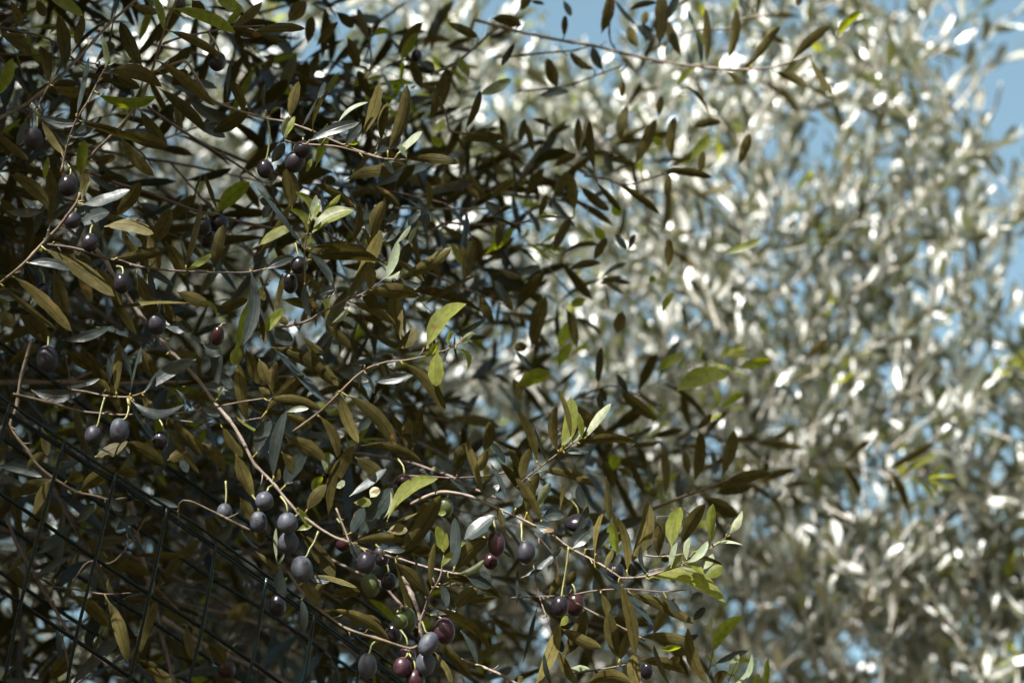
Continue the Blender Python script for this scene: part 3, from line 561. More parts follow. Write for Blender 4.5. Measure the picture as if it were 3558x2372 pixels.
2.28|B1|1280,420,1300,-80,130,u,.03 755,310,845,-60,110,u,.03 1490,520,1370,190,90,u,-.05 1095,435,1000,240,85,u,-.06 1160,390,1120,220,90,t,.15 700,635,470,475,75,u,-.1 770,645,670,430,90,t,-.06 360,810,265,530,105,u,-.03 1710,590,1700,70,80,u,.03 1900,560,1985,70,90,u,.06 2105,610,2385,240,80,u,-.03 1660,590,1610,300,50,t,.03 420,340,430,140,60,u,0 1000,100,1260,25,60,u,-.08 1200,380,1080,230,60,t,0 1090,240,880,0,45,t,-.06 1600,250,1535,90,40,t,0 1440,785,1615,610,70,Y,-.05 170,885,465,830,75,t,-.05 555,1400,550,1070,65,u,-.03 700,1560,655,1090,80,u,-.05 925,1290,990,960,90,u,-.05 1060,1490,1255,1080,110,u,.03 1275,1060,1310,870,70,u,0 1405,1450,1425,1065,90,u,-.08 1590,1155,1840,1110,80,u,-.06 1560,1460,1750,1230,100,Y,0 2000,1510,2100,1210,90,u,.03 10,1300,60,1080,70,u,0 120,1080,310,1145,50,u,-.05 800,1460,1080,1490,40,u,-.05 1740,1050,1520,780,25,u,.06 1650,1580,1680,1370,70,u,0 320,1520,530,1400,80,u,-.05 20,100,110,-60,90,u,0 110,10,240,40,40,u,0 410,0,480,150,60,t,0 1450,60,1580,-40,40,u,0 2080,150,2010,-40,60,t,0 1890,640,2050,770,50,u,0 150,1400,70,1120,60,u,0 780,1380,850,1560,70,t,0 1300,1330,1240,1240,80,Y,0 960,720,940,880,60,u,0 1140,240,1160,100,70,u,0 1360,180,1450,-40,80,t,0 1180,580,1360,560,50,t,0
2.30|B2|240,555,595,235,95,u,-.05 655,335,880,105,75,Y,-.10 80,655,395,790,80,u,-.05 410,530,618,865,60,u,.03 -20,420,95,250,70,u,0 300,60,310,-40,60,u,0
2.22|B3|80,230,230,-40,100,u,-.04 320,230,460,-20,90,u,.0 515,360,480,10,90,u,0 560,120,830,345,90,u,.03 710,80,940,355,55,u,.0 900,90,1290,380,65,u,-.03 330,710,475,410,90,u,-.05 450,885,755,820,70,u,-.06 735,1005,940,945,60,u,.0 1300,-10,1765,45,75,u,-.04 1335,230,1380,20,70,u,0 690,800,805,590,80,u,-.03 1305,1275,1410,1090,60,Y,-.04 1850,725,2220,600,80,Y,.05 190,410,260,190,60,u,0 120,1600,250,1120,140,u,-.03 370,1600,510,1350,110,Y,-.06 -20,1250,240,900,110,u,-.04 540,1600,440,1240,85,u,.03 880,550,985,700,60,t,0 690,480,790,620,80,Y,0 1360,870,1370,600,80,u,0 0,930,200,850,80,t,0 90,1100,230,1160,80,u,0 850,300,930,390,90,Y,0 1000,700,1060,560,50,t,0 950,1250,900,1450,110,u,0 620,1150,480,1200,90,Y,0 1190,1000,1240,940,60,Y,0
"""

STALK_MAT = M_GRN
BARK = {'T': M_TAN, 'R': M_RED, 'G': M_GREY, 'N': M_GRN}
LM = {'u': M_LEAF, 't': M_LEAF, 'Y': M_YOUNG, 'y': M_PALE, 'g': M_LEAF}
FLECKS = []          # points that a gap in the crown above lets the sun reach

near = thing('olive_tree', 'shaded dark olive tree in front, black olives on long drooping branches', 'olive tree', (-1.5, 2.5, 0))
near.location = (-1.5, 2.5, 0)
OFF = np.array([-1.5, 2.5, 0.0])

def child(name, me, mat, parent):
    """vertices are given in world space; the tree's root sits at OFF and carries no rotation"""
    return link(name, me, mat, parent)

stem_px = []   # (id, Nx3 px + depth)
branch_obj = {}
for ln in STEMS.strip().splitlines():
    head, body = ln.split('|')
    sid, d0, d1, w0, w1, bk = head.split()
    d0, d1, w0, w1 = map(float, (d0, d1, w0, w1))
    cur = None; px = []
    for tk in body.split():
        if tk in CR: cur = CR[tk]
        else:
            x, y = map(float, tk.split(',')); px.append((cur[0] + x * CS, cur[1] + y * CS))
    px = np.array(px)
    s = np.concatenate([[0], np.cumsum(np.linalg.norm(np.diff(px, axis=0), axis=1))]); s /= s[-1]
    dd = d0 + (d1 - d0) * s + 0.004 * np.sin(s * 9 + len(stem_px))
    pts = catmull(np.array([P(a[0], a[1], q) for a, q in zip(px, dd)]), 0.004)
    t = np.linspace(0, 1, len(pts))
    rad = (w0 + (w1 - w0) * t) * CS / FPX * 0.5 * (d0 + (d1 - d0) * t)
    # nodes: little swellings where leaf pairs sat, plus uneven bark
    ph = RNG.uniform(0, 6)
    arc = np.concatenate([[0], np.cumsum(np.linalg.norm(np.diff(pts, axis=0), axis=1))])
    rad = rad * (1 + 0.42 * np.exp(-((((arc + ph) / 0.023) % 1 - 0.5) / 0.07) ** 2)) * (1 + 0.06 * RNG.standard_normal(len(pts)))
    V, F = tube(pts - OFF, rad, 8)
    # short dry stubs and bud remnants along the twig
    for j in range(int(arc[-1] / 0.03)):
        a_ = int(RNG.integers(2, len(pts) - 2)); tn = nrm(pts[a_ + 1] - pts[a_ - 1])
        sd_ = nrm(np.cross(tn, RNG.standard_normal(3))); ln_ = RNG.uniform(0.0022, 0.009)
        e_ = pts[a_] + (sd_ * 0.8 + tn * 0.6) * (ln_ + rad[a_])
        V2, F2 = tube(np.array([pts[a_], (pts[a_] + e_) / 2 + tn * 0.0004, e_]) - OFF, [0.0007, 0.00055, 0.0006], 6)
        F = np.concatenate([F, F2 + len(V)]); V = np.concatenate([V, V2])
    ob = child('branch', mesh_np('branch', V, F, mats=[BARK[bk]]), None, near)
    branch_obj[sid] = ob
    q = to_px(pts)
    stem_px.append((sid, np.stack(q, -1), pts))

def traced_leaf(cx, bx, by, tx, ty, w, kind, bend, zone):
    fl = kind.endswith('!'); k = kind[0]
    b = np.array([cx[0] + bx * CS, cx[1] + by * CS]); t = np.array([cx[0] + tx * CS, cx[1] + ty * CS])
    best = None
    for sid, q, pts in stem_px:
        dz = np.abs(q[:, 2] - zone)
        dist = np.hypot(q[:, 0] - b[0], q[:, 1] - b[1]) + 500 * np.maximum(0, dz - 0.07)
        j = int(np.argmin(dist))
        if best is None or dist[j] < best[0]: best = (dist[j], sid, q[j, 2], pts[j], q[j, :2])
    dist, sid, dep, sp, sq = best
    if dist < 26:
        db = dep - 0.001
        if k in 'Yy' or fl: db -= 0.002
        anchor = sp
    else:
        db = zone + RNG.uniform(0.0, 0.035) + (0.012 if not fl else -0.01)
        anchor = None
    Lpx = np.linalg.norm(t - b)
    dt = db + RNG.uniform(-0.22, 0.16) * Lpx / FPX * db
    B = P(b[0], b[1], db); T = P(t[0], t[1], dt)
    L = np.linalg.norm(T - B); D = (T - B) / L
    wm = w * CS / FPX * db
    W = max(wm / math.cos(RNG.uniform(0.05, 0.5) if not fl else RNG.uniform(0.5, 0.8)), 0.15 * L if k != 'g' else 0)
    rho = math.acos(min(1, wm / W))
    V0 = -(FW) if k in 'tg' else FW
    if k in 'Yy': V0 = -FW if RNG.random() < 0.5 else FW
    V0 = nrm(V0 - D * (V0 @ D)); X = np.cross(D, V0)
    c = [V0 * math.cos(rho) + X * math.sin(rho) * sg for sg in (1, -1)]
    if fl:   # the side seen by the lens is the side turned to the sun
        cf = 1 if k in 'tg' or V0 @ FW < 0 else -1
        Nn = max(c, key=lambda q: cf * (q @ SUN))
    else:
        Nn = max(c, key=lambda q: q[2] + RNG.normal(0, 0.15))
    # side bend is measured in the picture plane, towards (-dy, dx)
    S = np.cross(D, Nn)
    pd = np.array([-(t - b)[1], (t - b)[0]]); pw = RT * pd[0] - UP * pd[1]
    sg = 1 if S @ pw > 0 else -1
    c_ = max(0.35, math.cos(rho))
    arch_dir = math.sin(rho)
    V, F, uv, T_ = leaf_arrays(B[None] - OFF, D[None], Nn[None], np.array([L]), np.array([W]),
                               np.array([RNG.normal(0.0, 0.03)]), np.array([sg * bend / c_]), np.array([RNG.random()]),
                               nv=13, nu=5, twist=np.array([RNG.normal(0, 0.35)]), wav=0.035, fold=RNG.uniform(0.12, 0.3))
    # undulating margin
    VV = V.reshape(13, 5, 3)
    ph = RNG.uniform(0, 6); ud = np.array([1, .4, 0, .4, 1.0])
    vv = np.linspace(0, 1, 13)
    VV += Nn[None, None, :] * (np.sin(vv * RNG.uniform(7, 15) + ph)[:, None] * ud[None, :] * np.array([1, 1, 0, -1, -1])[None] * W * 0.035 * np.sin(math.pi * vv)[:, None])[..., None]
    me = mesh_np('leaf', VV.reshape(-1, 3), F, uv, T_, [LM[k]])
    if anchor is not None:   # petiole joined into the leaf mesh
        a = np.array(anchor); pts = catmull(np.array([a, a * 0.5 + B * 0.5 + D * 0.0004, B + D * L * 0.05]), 0.002)
        if np.linalg.norm(a - B) > 0.0012:
            V2, F2 = tube(pts - OFF, 0.00075, 4)
            n1 = len(VV.reshape(-1, 3))
            V3 = np.concatenate([VV.reshape(-1, 3), V2]); F3 = np.concatenate([F, F2 + n1])
            me = mesh_np('leaf', V3, F3, np.concatenate([uv, np.tile([[0.5, 0.0]], (len(V2), 1))]), np.concatenate([T_, np.full(len(V2), T_[0])]), [LM[k]])
    child('leaf', me, None, branch_obj[sid])
    if fl:
        FLECKS.append((B + (T - B) * RNG.uniform(0.35, 0.6), L * 0.45))

for ln in LEAVES.strip().splitlines():
    zone, crop, body = ln.split('|')
    cx = CR[crop]
    for tk in body.split():
        a = tk.split(',')
        x0, y0, x1, y1, wd = map(float, a[:5])
        traced_leaf(cx, x0, y0, x1, y1, wd, a[5] + ('!' if a[6].endswith('!') else ''), float(a[6].rstrip('!')), float(zone))

# ------------------------------------------------------------------ olives: crop|x,y,rx,ry,tilt,skin,depth|stalk points|label  (! = sun fleck)
OLIVES = """
A1|300,1255,90,105,5,m,1.87|345,1010 340,1080 335,1160|dark olive hanging near the left edge behind two grey-blue leaves
A1|1640,45,50,55,0,m,1.88|1600,10 1620,20|small greyish olive cut by the top edge beside a yellow-green leaf
A1|1975,560,78,90,10,b,1.88|1900,310 1960,400 1990,475|black olive under the tip of a long brown leaf, upper left
A1|950,680,80,85,0,b,1.93|900,560 910,620|black olive half hidden behind the broad arched leaf, upper left
A1|1660,730,75,65,0,b,1.97||dim black olive in the shade behind crossing leaves, upper left
A2|400,1355,85,82,0,b,1.862|395,1190 400,1240 400,1290|upper black olive of the touching pair under the twig with two white sunlit leaves
A2|330,1465,92,110,35,m,1.875|330,1300 320,1370|lower and larger olive of the touching pair under the twig with two white sunlit leaves
A2|55,1535,76,88,-10,b,1.862|75,1080 95,1200 90,1320 65,1450|round black olive hanging on a long stalk left of the touching pair
A2|1230,1270,60,70,20,m,1.885||blue-grey olive tucked behind the tall sunlit leaf
A3|620,115,90,102,0,b,1.86!|590,-90 640,-40 640,15|glossy black olive directly beneath the bend of the tan twig, far left
A3|655,430,82,80,0,m,1.88|690,330 680,360|purple-black olive behind the bright tan twig, far left
A3|815,635,76,88,0,b,1.855!|840,480 825,510 820,550|glossy black olive with a small highlight on a pale green stalk
A3|1105,1005,76,92,0,b,1.865|1060,850 1110,860 1118,920|black olive hanging in front of the thick bare branch
A3|1420,1370,85,105,-10,m,1.88|1450,1150 1440,1270|dull black olive beside the thick branch above a grey leaf
A3|1850,490,76,84,0,b,1.90|1720,350 1800,380 1840,410|smaller black olive of the dark trio under the red-brown twig
A3|1990,460,90,86,0,b,1.91|1880,360 1960,370|largest black olive of the dark trio under the red-brown twig
A3|1890,590,72,95,10,b,1.93||lowest black olive of the dark trio, partly behind a narrow leaf
A3|1975,1480,62,92,10,r,1.865!|2050,1370 2020,1370 2000,1395|wine-red olive lit beside a dark upright leaf
A3|400,1075,66,75,0,b,1.94||faint black olive deep in the shade below the tan twig
A4|365,840,80,82,0,b,1.865!|330,640 345,700 360,770|upper black olive beneath the cluster of young green leaves
A4|285,1000,72,96,0,b,1.875|300,880 290,920|lower black olive beneath the cluster of young green leaves
A5|430,120,98,128,-5,m,1.87|440,-80 435,0|large dull purple olive at the left edge above the black wire fence
A5|850,815,80,92,0,m,1.86|950,470 920,580 885,725|speckled dark olive, left one of the two hanging side by side
A5|1085,770,88,115,-5,d,1.86|1160,480 1170,560 1160,620 1130,670|larger bluish olive, right one of the two hanging side by side
A5|1460,860,75,88,5,b,1.87|1430,650 1470,710 1485,775|black olive left of the thick branch hanging from the middle twig
A5|2040,1510,72,82,0,d,1.87|2050,1230 2055,1340 2050,1430|dusty olive with small dark dots, left of the stacked pairs
A6|50,1410,84,88,0,d,1.845!|130,1265 85,1290 70,1330|topmost dusty blue olive beside the thick bending branch
A6|-5,1600,80,100,0,d,1.855||dusty olive with a black sunken scar, left of the stacked pair
A6|1690,1470,75,92,0,g,1.90|1710,1345 1715,1365 1700,1385|dark green olive hanging under the grey-brown branch
A6|1320,1230,75,70,0,r,1.93||black-red olive in shade above the bright lime leaf
A8|260,115,95,100,0,d,1.838!||round dusty blue olive, upper one of the stacked pair
A8|265,292,95,108,0,d,1.85||dusty blue olive, lower one of the stacked pair
A8|390,532,100,122,-8,d,1.835|540,190 500,290 460,350 430,420|largest dusty blue olive with a dark scar hanging on a yellow stalk
A8|975,475,85,102,-10,m,1.84!|900,330 940,350 970,380|dusty olive crossed by a white sun streak, just below the thick branch
A8|1110,420,72,98,-10,m,1.865|1060,310 1080,330|dark spotted olive behind the sun-streaked olive
A8|770,300,80,78,0,r,1.88||dark red olive hidden behind the thick branch end
A8|1010,675,80,112,-15,g,1.90||deep olive-green fruit in the shade below the sun-streaked olive
A8|1180,645,75,82,0,b,1.90||blackish olive beside the deep green fruit
A8|1280,1002,74,80,0,g,1.865!|1270,900 1290,885|pale green round olive, front one of the two green ones
A8|1365,990,66,104,-5,g,1.885|1330,860 1345,880|pale green olive standing behind its round green neighbour
A8|2155,302,80,116,-5,p,1.855!|2130,60 2135,120 2150,195|glossy purple olive hanging right of the broad brown leaf
A8|2108,462,72,78,0,r,1.87||dark red olive directly under the glossy purple one
A8|1685,1092,96,124,-5,p,1.855!|1560,950 1620,960 1660,985|big purple olive behind the palest dusty olive
A8|1540,1212,86,118,28,d,1.825!|1480,1010 1500,1060 1520,1110|palest dusty olive crossed by a dark shadow stripe, bottom centre
A8|1510,1392,90,110,0,d,1.835!||dusty blue olive directly under the palest one
A8|1300,1425,86,97,-5,p,1.838|1380,1258 1350,1290 1335,1335|pinkish purple olive on a curved stalk, bottom centre
A8|1420,1535,86,92,0,p,1.84||pink-purple olive cut by the bottom edge
A8|985,1410,86,120,0,d,1.84|1085,1180 1030,1210 1005,1290|upright oval dusty olive in front of the black fence rail
A8|1350,1310,80,85,0,p,1.89||dim purple olive behind the pinkish purple one
A8|170,860,80,110,0,b,2.0||blurred black olive behind the fence wires
A7|2060,1440,82,95,0,r,2.02||blurred purple olive near the bottom edge between two fence wires
B7|75,382,82,106,0,m,1.848!|30,120 35,200 35,275|dark blue olive hanging alone under the grey-brown branch
B7|380,870,82,98,10,b,1.84!|460,330 440,500 410,680 395,775|wrinkled black olive with a tiny highlight on a long thin stalk
B7|550,120,130,85,0,b,1.99||blurred black olive behind rounded grey leaves
B7|890,560,80,90,0,b,1.97||blurred black olive behind the fork of the lit shoot
B7|1170,1460,60,80,0,b,1.99||blurred black olive low on the right behind brown leaves
A2|1430,505,52,58,0,b,2.25||blurred black olive high up beside a soft green leaf
A8|1220,1120,80,100,0,b,1.93||black olive in deep shade left of the palest dusty olive
B7|520,860,90,110,0,r,1.98||blurred black-red olive right of the wrinkled olive
"""
def olive_mesh(name, r, h, mat, seed, wrinkle=0.0):
    rg = np.random.default_rng(seed)
    nu, nv = 28, 18
    V = []; ph = rg.uniform(0, 6, 4)
    for i in range(nv + 1):
        th = math.pi * i / nv
        for j in range(nu):
            a = 2 * math.pi * j / nu
            z = math.cos(th); rr = math.sin(th)
            rr *= 1 + 0.05 * -z
            k = 1 + 0.012 * math.sin(3 * a + ph[0] + 2 * th) + 0.01 * math.sin(5 * a - 3 * th + ph[1])
            k += wrinkle * math.sin(9 * a + 4 * math.sin(3 * th + ph[2]))
            dz = -0.05 * math.exp(-(th / 0.22) ** 2) - 0.04 * math.exp(-((math.pi - th) / 0.12) ** 2)
            V.append((rr * k * r * math.cos(a), rr * k * r * math.sin(a), (z + dz) * h))
    V = np.array(V)
    F = [[i * nu + j, (i + 1) * nu + j, (i + 1) * nu + (j + 1) % nu, i * nu + (j + 1) % nu] for i in range(nv) for j in range(nu)]
    return mesh_np(name, V, np.array(F), mats=[mat])

M_SCAR = bark_mat('black_scar', (0.004, 0.003, 0.003), (0.014, 0.010, 0.009), 900, 0.5)
CAMUP = UP
olive_px = []
for i, ln in enumerate(OLIVES.strip().splitlines()):
    crop, a, stalk, label = ln.split('|')
    a = a.split(','); fl = a[6].endswith('!')
    x, y, rx, ry, tilt = map(float, a[:5]); dep = float(a[6].rstrip('!'))
    cx = CR[crop]; X, Y = cx[0] + x * CS, cx[1] + y * CS
    c = P(X, Y, dep); s = CS / FPX * dep
    olive_px.append((X, Y, dep, rx * CS))
    ti = math.radians(tilt)
    axis = nrm(UP * math.cos(ti) + RT * math.sin(ti) - FW * RNG.uniform(-0.25, 0.25))
    root = thing('olive', label, 'olive', c, 'olives ripening on the near tree')
    fr = olive_mesh('fruit', rx * s, ry * s, OM[a[5]], i, 0.018 if 'wrinkled' in label else 0.0)
    fo = link('fruit', fr, None, root)
    fo.rotation_mode = 'QUATERNION'
    fo.rotation_quaternion = Vector(axis).to_track_quat('Z', 'Y')
    top = c + axis * ry * s * 0.93
    if stalk.strip():
        sp = [tuple(map(float, q.split(','))) for q in stalk.split()]
        sp = [P(cx[0] + u * CS, cx[1] + v * CS, dep + 0.012 * (1 - (j + 1) / len(sp))) for j, (u, v) in enumerate(sp)] + [top - axis * 0.0004]
    else:
        side = RNG.choice([-1, 1])
        sp = [top + axis * 0.012 + RT * 0.006 * side + FW * 0.010, top + axis * 0.006 + RT * 0.001 * side + FW * 0.003, top - axis * 0.0004]
    pts = catmull(np.array(sp), 0.0025)
    V, F = tube(pts - c, 0.00072 * (1 + 0.35 * np.linspace(1, 0, len(pts)) ** 3 + 0.3 * np.linspace(0, 1, len(pts)) ** 8), 6)
    link('stalk', mesh_np('stalk', V, F, mats=[STALK_MAT]), None, root)
    if 'scar' in label:
        # a sunken dark patch on the camera-side shoulder
        d_ = nrm(-FW + axis * 0.55 + RT * (0.55 if 'largest' in label else -0.35))
        bm = []
        for th in np.linspace(0, 0.30, 5):
            for ph_ in np.linspace(0, 2 * math.pi, 14, endpoint=False):
                a1 = nrm(np.cross(d_, [0.3, 0.1, 0.9])); b1 = np.cross(d_, a1)
                rr = th * (1 + 0.25 * math.sin(3 * ph_) + 0.15 * math.sin(5 * ph_ + 1))
                q = nrm(d_ * math.cos(rr) + (a1 * math.cos(ph_) + b1 * math.sin(ph_)) * math.sin(rr))
                # onto the ellipsoid
                al = q @ axis; pe = q - axis * al
                k = 1 / math.sqrt((al / (ry * s)) ** 2 + (pe @ pe) / (rx * s) ** 2)
                bm.append(q * k * 1.012)
        F = [[i_ * 14 + j, i_ * 14 + (j + 1) % 14, (i_ + 1) * 14 + (j + 1) % 14, (i_ + 1) * 14 + j] for i_ in range(4) for j in range(14)]
        link('scar', mesh_np('scar', np.array(bm), np.array(F), mats=[M_SCAR]), None, root)
    if fl: FLECKS.append((c + UP * ry * s * 0.3 - RT * rx * s * 0.3, ry * s * 0.8))

# ------------------------------------------------------------------ wire fences
def line_fn(p0, p1):
    return lambda x: p0[1] + (p1[1] - p0[1]) * (x - p0[0]) / (p1[0] - p0[0])
K = 3558 / 2352
def fdep(x, y): return 1.80 + 0.00011 * x + 0.00002 * (y - 1500)
fence = thing('wire_fence', 'black-green welded wire mesh fence crossing the lower left in front of the branches', 'fence', P(300, 2372, 1.82))
FO = P(300, 2372, 1.82)
def wire(pts, r, name, par, off, dep=fdep):
    w3 = catmull(np.array([P(x, y, dep(x, y)) for x, y in pts]), 0.01)
    V, F = tube(w3 - off, r, 10)
    link(name, mesh_np(name, V, F, mats=[M_WIRE]), None, par)
railA = [(-120, 1296), (0, 1378), (314, 1592), (574, 1757), (700, 1835), (900, 1978), (1267, 2235), (1400, 2338), (1560, 2460)]
railB = [(-120, 1334), (0, 1414), (218, 1550), (318, 1619), (405, 1668), (520, 1745), (612, 1805), (760, 1905), (900, 2005), (1250, 2258), (1390, 2362), (1560, 2490)]
rail2 = [(-140, 1630), (0, 1711), (330, 1936), (520, 2062), (700, 2176), (880, 2300), (1060, 2430)]
rail3 = [(-140, 1950), (0, 2044), (260, 2218), (440, 2340), (620, 2465)]
rail4 = [(-140, 2270), (0, 2368), (140, 2462)]
R0 = 0.0011
wire(railA, R0 * 1.05, 'rail_wire', fence, FO)
wire(railB, R0 * 1.05, 'rail_wire', fence, FO)
wire([(x, y + 11) for x, y in railB], R0 * 0.8, 'rail_wire', fence, FO, lambda x, y: fdep(x, y) + 0.004)
for r_ in (rail2, rail3, rail4):
    wire(r_, R0, 'rail_wire', fence, FO)
    wire([(x, y + 7) for x, y in r_], R0 * 0.75, 'rail_wire', fence, FO, lambda x, y: fdep(x, y) + 0.005)
verts_ = [((28, 1422), (-60, 1800)), ((218, 1548), (140, 1835), (74, 2086), (12, 2380), (-5, 2480)), ((400, 1655), (334, 1930), (262, 2222), (230, 2385), (210, 2480)),
          ((578, 1780), (518, 2070), (448, 2372), (425, 2470)), ((750, 1900), (703, 2175), (655, 2372), (632, 2470)),
          ((925, 2020), (888, 2240), (860, 2372), (840, 2470)), ((1090, 2145), (1060, 2340), (1046, 2372), (1030, 2470)), ((1255, 2262), (1240, 2372), (1228, 2470))]
for v_ in verts_:
    v_ = ((v_[0][0] + 0.06 * (v_[0][0] - v_[1][0]), v_[0][1] + 0.06 * (v_[0][1] - v_[1][1])),) + tuple(v_[1:])
    wire(v_, R0 * 1.3, 'vertical_wire', fence, FO, lambda x, y: fdep(x, y) - 0.0025 + 0.0)
back = thing('wire_fence', 'second blurred black fence of thick slanting rails behind the first, lower left', 'fence', P(500, 2372, 2.12))
BO = P(500, 2372, 2.12)
bd = lambda x, y: 2.10 + 0.00008 * x
for r_ in ([(-150, 1085), (96, 1257), (440, 1520), (765, 1745), (1000, 1912), (1300, 2120), (1700, 2400)],
           [(-150, 1410), (150, 1620), (459, 1822), (727, 2002), (900, 2107), (1200, 2310), (1400, 2460)],
           [(-150, 1710), (23, 1825), (287, 2010), (500, 2140), (700, 2270), (1000, 2470)],
           [(-150, 1890), (306, 2185), (420, 2246), (650, 2365), (800, 2470)]):
    wire(r_, 0.0019, 'rail', back, BO, bd)

# ------------------------------------------------------------------ setting: ground, trunk and limbs outside the frame
n_ = 40
gx = np.linspace(-1, 1, n_); gx = np.sign(gx) * np.abs(gx) ** 3 * 900
Xg, Yg = np.meshgrid(gx, gx)
Zg = 0.04 * np.sin(Xg * 1.3) * np.cos(Yg * 0.9)
Vg = np.stack([Xg, Yg, Zg], -1).reshape(-1, 3)
ii = (np.arange(n_ - 1)[:, None] * n_ + np.arange(n_ - 1)[None]).ravel()
g = link('ground', mesh_np('ground', Vg, np.stack([ii, ii + 1, ii + n_ + 1, ii + n_], -1), mats=[M_SOIL]), None)
g['kind'] = 'structure'

# ------------------------------------------------------------------ fill of the near crown (its own volume, running on past the frame)
def rd(a=0.9, b=-0.25, c=0.1):
    return nrm(np.array([a, c, b]) + RNG.standard_normal(3) * 0.45)
grown = []
def near_branch(x, y, d, length, r0, tw, skip=0.0, dirv=None):
    G = Growth()
    G.branch(P(x, y, d), rd() if dirv is None else dirv, length, r0, tw, (0.10, 0.24), 0.35, 0.052, 5, skip, 0.35)
    grown.append((d, x, y, G))
nb = 0
tries = 0
while nb < 205:
    tries += 1
    x = RNG.uniform(-1300, 2000); y = RNG.uniform(-500, 2800); d = 2.12 + (1.5 if y < 1300 else 1.9) * RNG.random()
    e0 = np.interp(y, [0, 700, 1300, 2000, 2400], [500, 600, 700, 1200, 1500])
    pr = 1.0 if x < e0 else max(0.0, 1 - (x - e0) / 600)
    if y < 1250: pr *= 0.42 if x > 300 else 0.7
    if RNG.random() > pr: continue
    near_branch(x - 800, y - 120, d, RNG.uniform(0.28, 0.55), RNG.uniform(0.0018, 0.0032), int(RNG.integers(4, 8)))
    nb += 1
# a loose fringe reaching right, in the half-blurred zone
for x, y, d in ((1100, 300, 2.5), (1500, 900, 2.6), (1650, 1350, 2.5), (1700, 1900, 2.4), (1250, 760, 2.5), (1800, 2200, 2.3), (1350, 1250, 2.35), (1200, 500, 2.3), (1500, 1600, 2.45), (1450, 350, 2.7), (1000, 150, 2.35), (1300, 60, 2.5), (1050, 650, 2.25), (500, 60, 2.5), (1000, 0, 2.6), (1250, 250, 2.9),
                (1350, 480, 2.6), (2450, 1550, 2.8), (2250, 600, 2.9), (2450, 2050, 2.7)):
    near_branch(x - 500, y, d, 0.28, 0.0020, 3 if y > 600 else 5, 0.1)
crown_ = None
def drop_stems(G, kv):
    if all(kv): return
    V, F, n, base = [], [], 0, 0
    for i, (v, f) in enumerate(zip(G.st.V, G.st.F)):
        if kv[i]:
            V.append(v); F.append(f - base + n); n += len(v)
        base += len(v)
    G.st.V, G.st.F, G.st.n = V, F, n
def clear_front(G, dmax=1.98):
    """no wild growth stands between the lens and the focused branches"""
    if not G.B: return
    B = np.array(G.B); mid = B + nrm(np.array(G.D)) * (np.array(G.L) * 0.5)[:, None]
    def bad(p):
        qx, qy, qd = to_px(p)
        return (qd > 0) & (qd < dmax) & (qx > -150) & (qx < 3700) & (qy > -150) & (qy < 2520)
    G.cull(~bad(mid))
    kv = [not bad(v).any() for v in G.st.V]
    if G is not crown_ and not kv[0]: G.B = []; return   # the bough itself would cross the view
    drop_stems(G, kv)
def sun_holes(G):
    if not G.B: return
    B = np.array(G.B); D = nrm(np.array(G.D)); L = np.array(G.L); mid = B + D * (L * 0.5)[:, None]
    keep = np.ones(len(B), bool); kv = np.ones(len(G.st.V), bool)
    tw = [(v.mean(0)) for v in G.st.V]; tw = np.array(tw)
    for c, r in FLECKS:
        q = mid - c; s_ = q @ SUN
        keep &= ~((np.linalg.norm(q - s_[:, None] * SUN, axis=1) < r * 0.6 + 0.032) & (s_ > 0.12))
        for i, v in enumerate(G.st.V):
            if kv[i] and np.linalg.norm(tw[i] - c - ((tw[i] - c) @ SUN) * SUN) < 0.2:
                q = v - c; s_ = q @ SUN
                if ((np.linalg.norm(q - s_[:, None] * SUN, axis=1) < r * 0.4 + 0.004) & (s_ > 0.12)).any(): kv[i] = False
    G.cull(keep)
    drop_stems(G, list(kv))
def emit(G, nm_b, par, barkm, leafms, youngf, off):
    o = link(nm_b, None or G.st.mesh(nm_b, barkm), None, par)
    k = np.array(G.Y, np.int32)
    G.B = [q - off for q in G.B]
    lf = link('foliage', G.leaf_mesh('foliage', leafms, k, 7, 3), None, o)
    return o
def shift(G, off):
    G.st.V = [v - off for v in G.st.V]
grown.sort(key=lambda g_: g_[0])
for g_ in grown: clear_front(g_[3], 1.93)
grown = [g_ for g_ in grown if g_[3].B and g_[3].st.V]
for j, (d, x, y, G) in enumerate(grown[:100]):
    shift(G, OFF)
    emit(G, 'branch', near, M_RED if j % 3 else M_GREY, [M_LEAF, M_YOUNG], 0.06, OFF)
crown = crown_ = Growth()
for d, x, y, G in grown[100:]:
    crown.st.V += G.st.V; crown.st.F += [f + crown.st.n for f in G.st.F]; crown.st.n += G.st.n
    for a in 'B D N L W A T Dr Y'.split(): getattr(crown, a).extend(getattr(G, a))

# the crown's outer, sunlit shell, above and in front of what the lens sees: it shades the branches below
NSH = 4000
cnt = 0
while cnt < NSH:
    x = RNG.uniform(-1100, 2500); y = RNG.uniform(-500, 2700); d = RNG.uniform(1.75, 3.3)
    pr = float(np.interp(x, [900, 1500, 2300], [1.0, 0.6, 0.0]))
    if y < 1000: pr *= 0.6
    if RNG.random() > pr: continue
    p = P(x, y, d) + SUN * RNG.uniform(0.75, 1.7) + RNG.standard_normal(3) * 0.03
    qx, qy, qd = to_px(p)
    if qd > 0.1 and -500 < qx < 4100 and qy > -420: continue
    if np.linalg.norm(p - C0) < 0.55: continue
    crown.twig(p, rd(0.6, 0.1, 0.0), RNG.uniform(0.12, 0.24), 0.0014, 0.2, node=0.022, leafL=0.056, upb=0.4, sides=4)
    cnt += 1
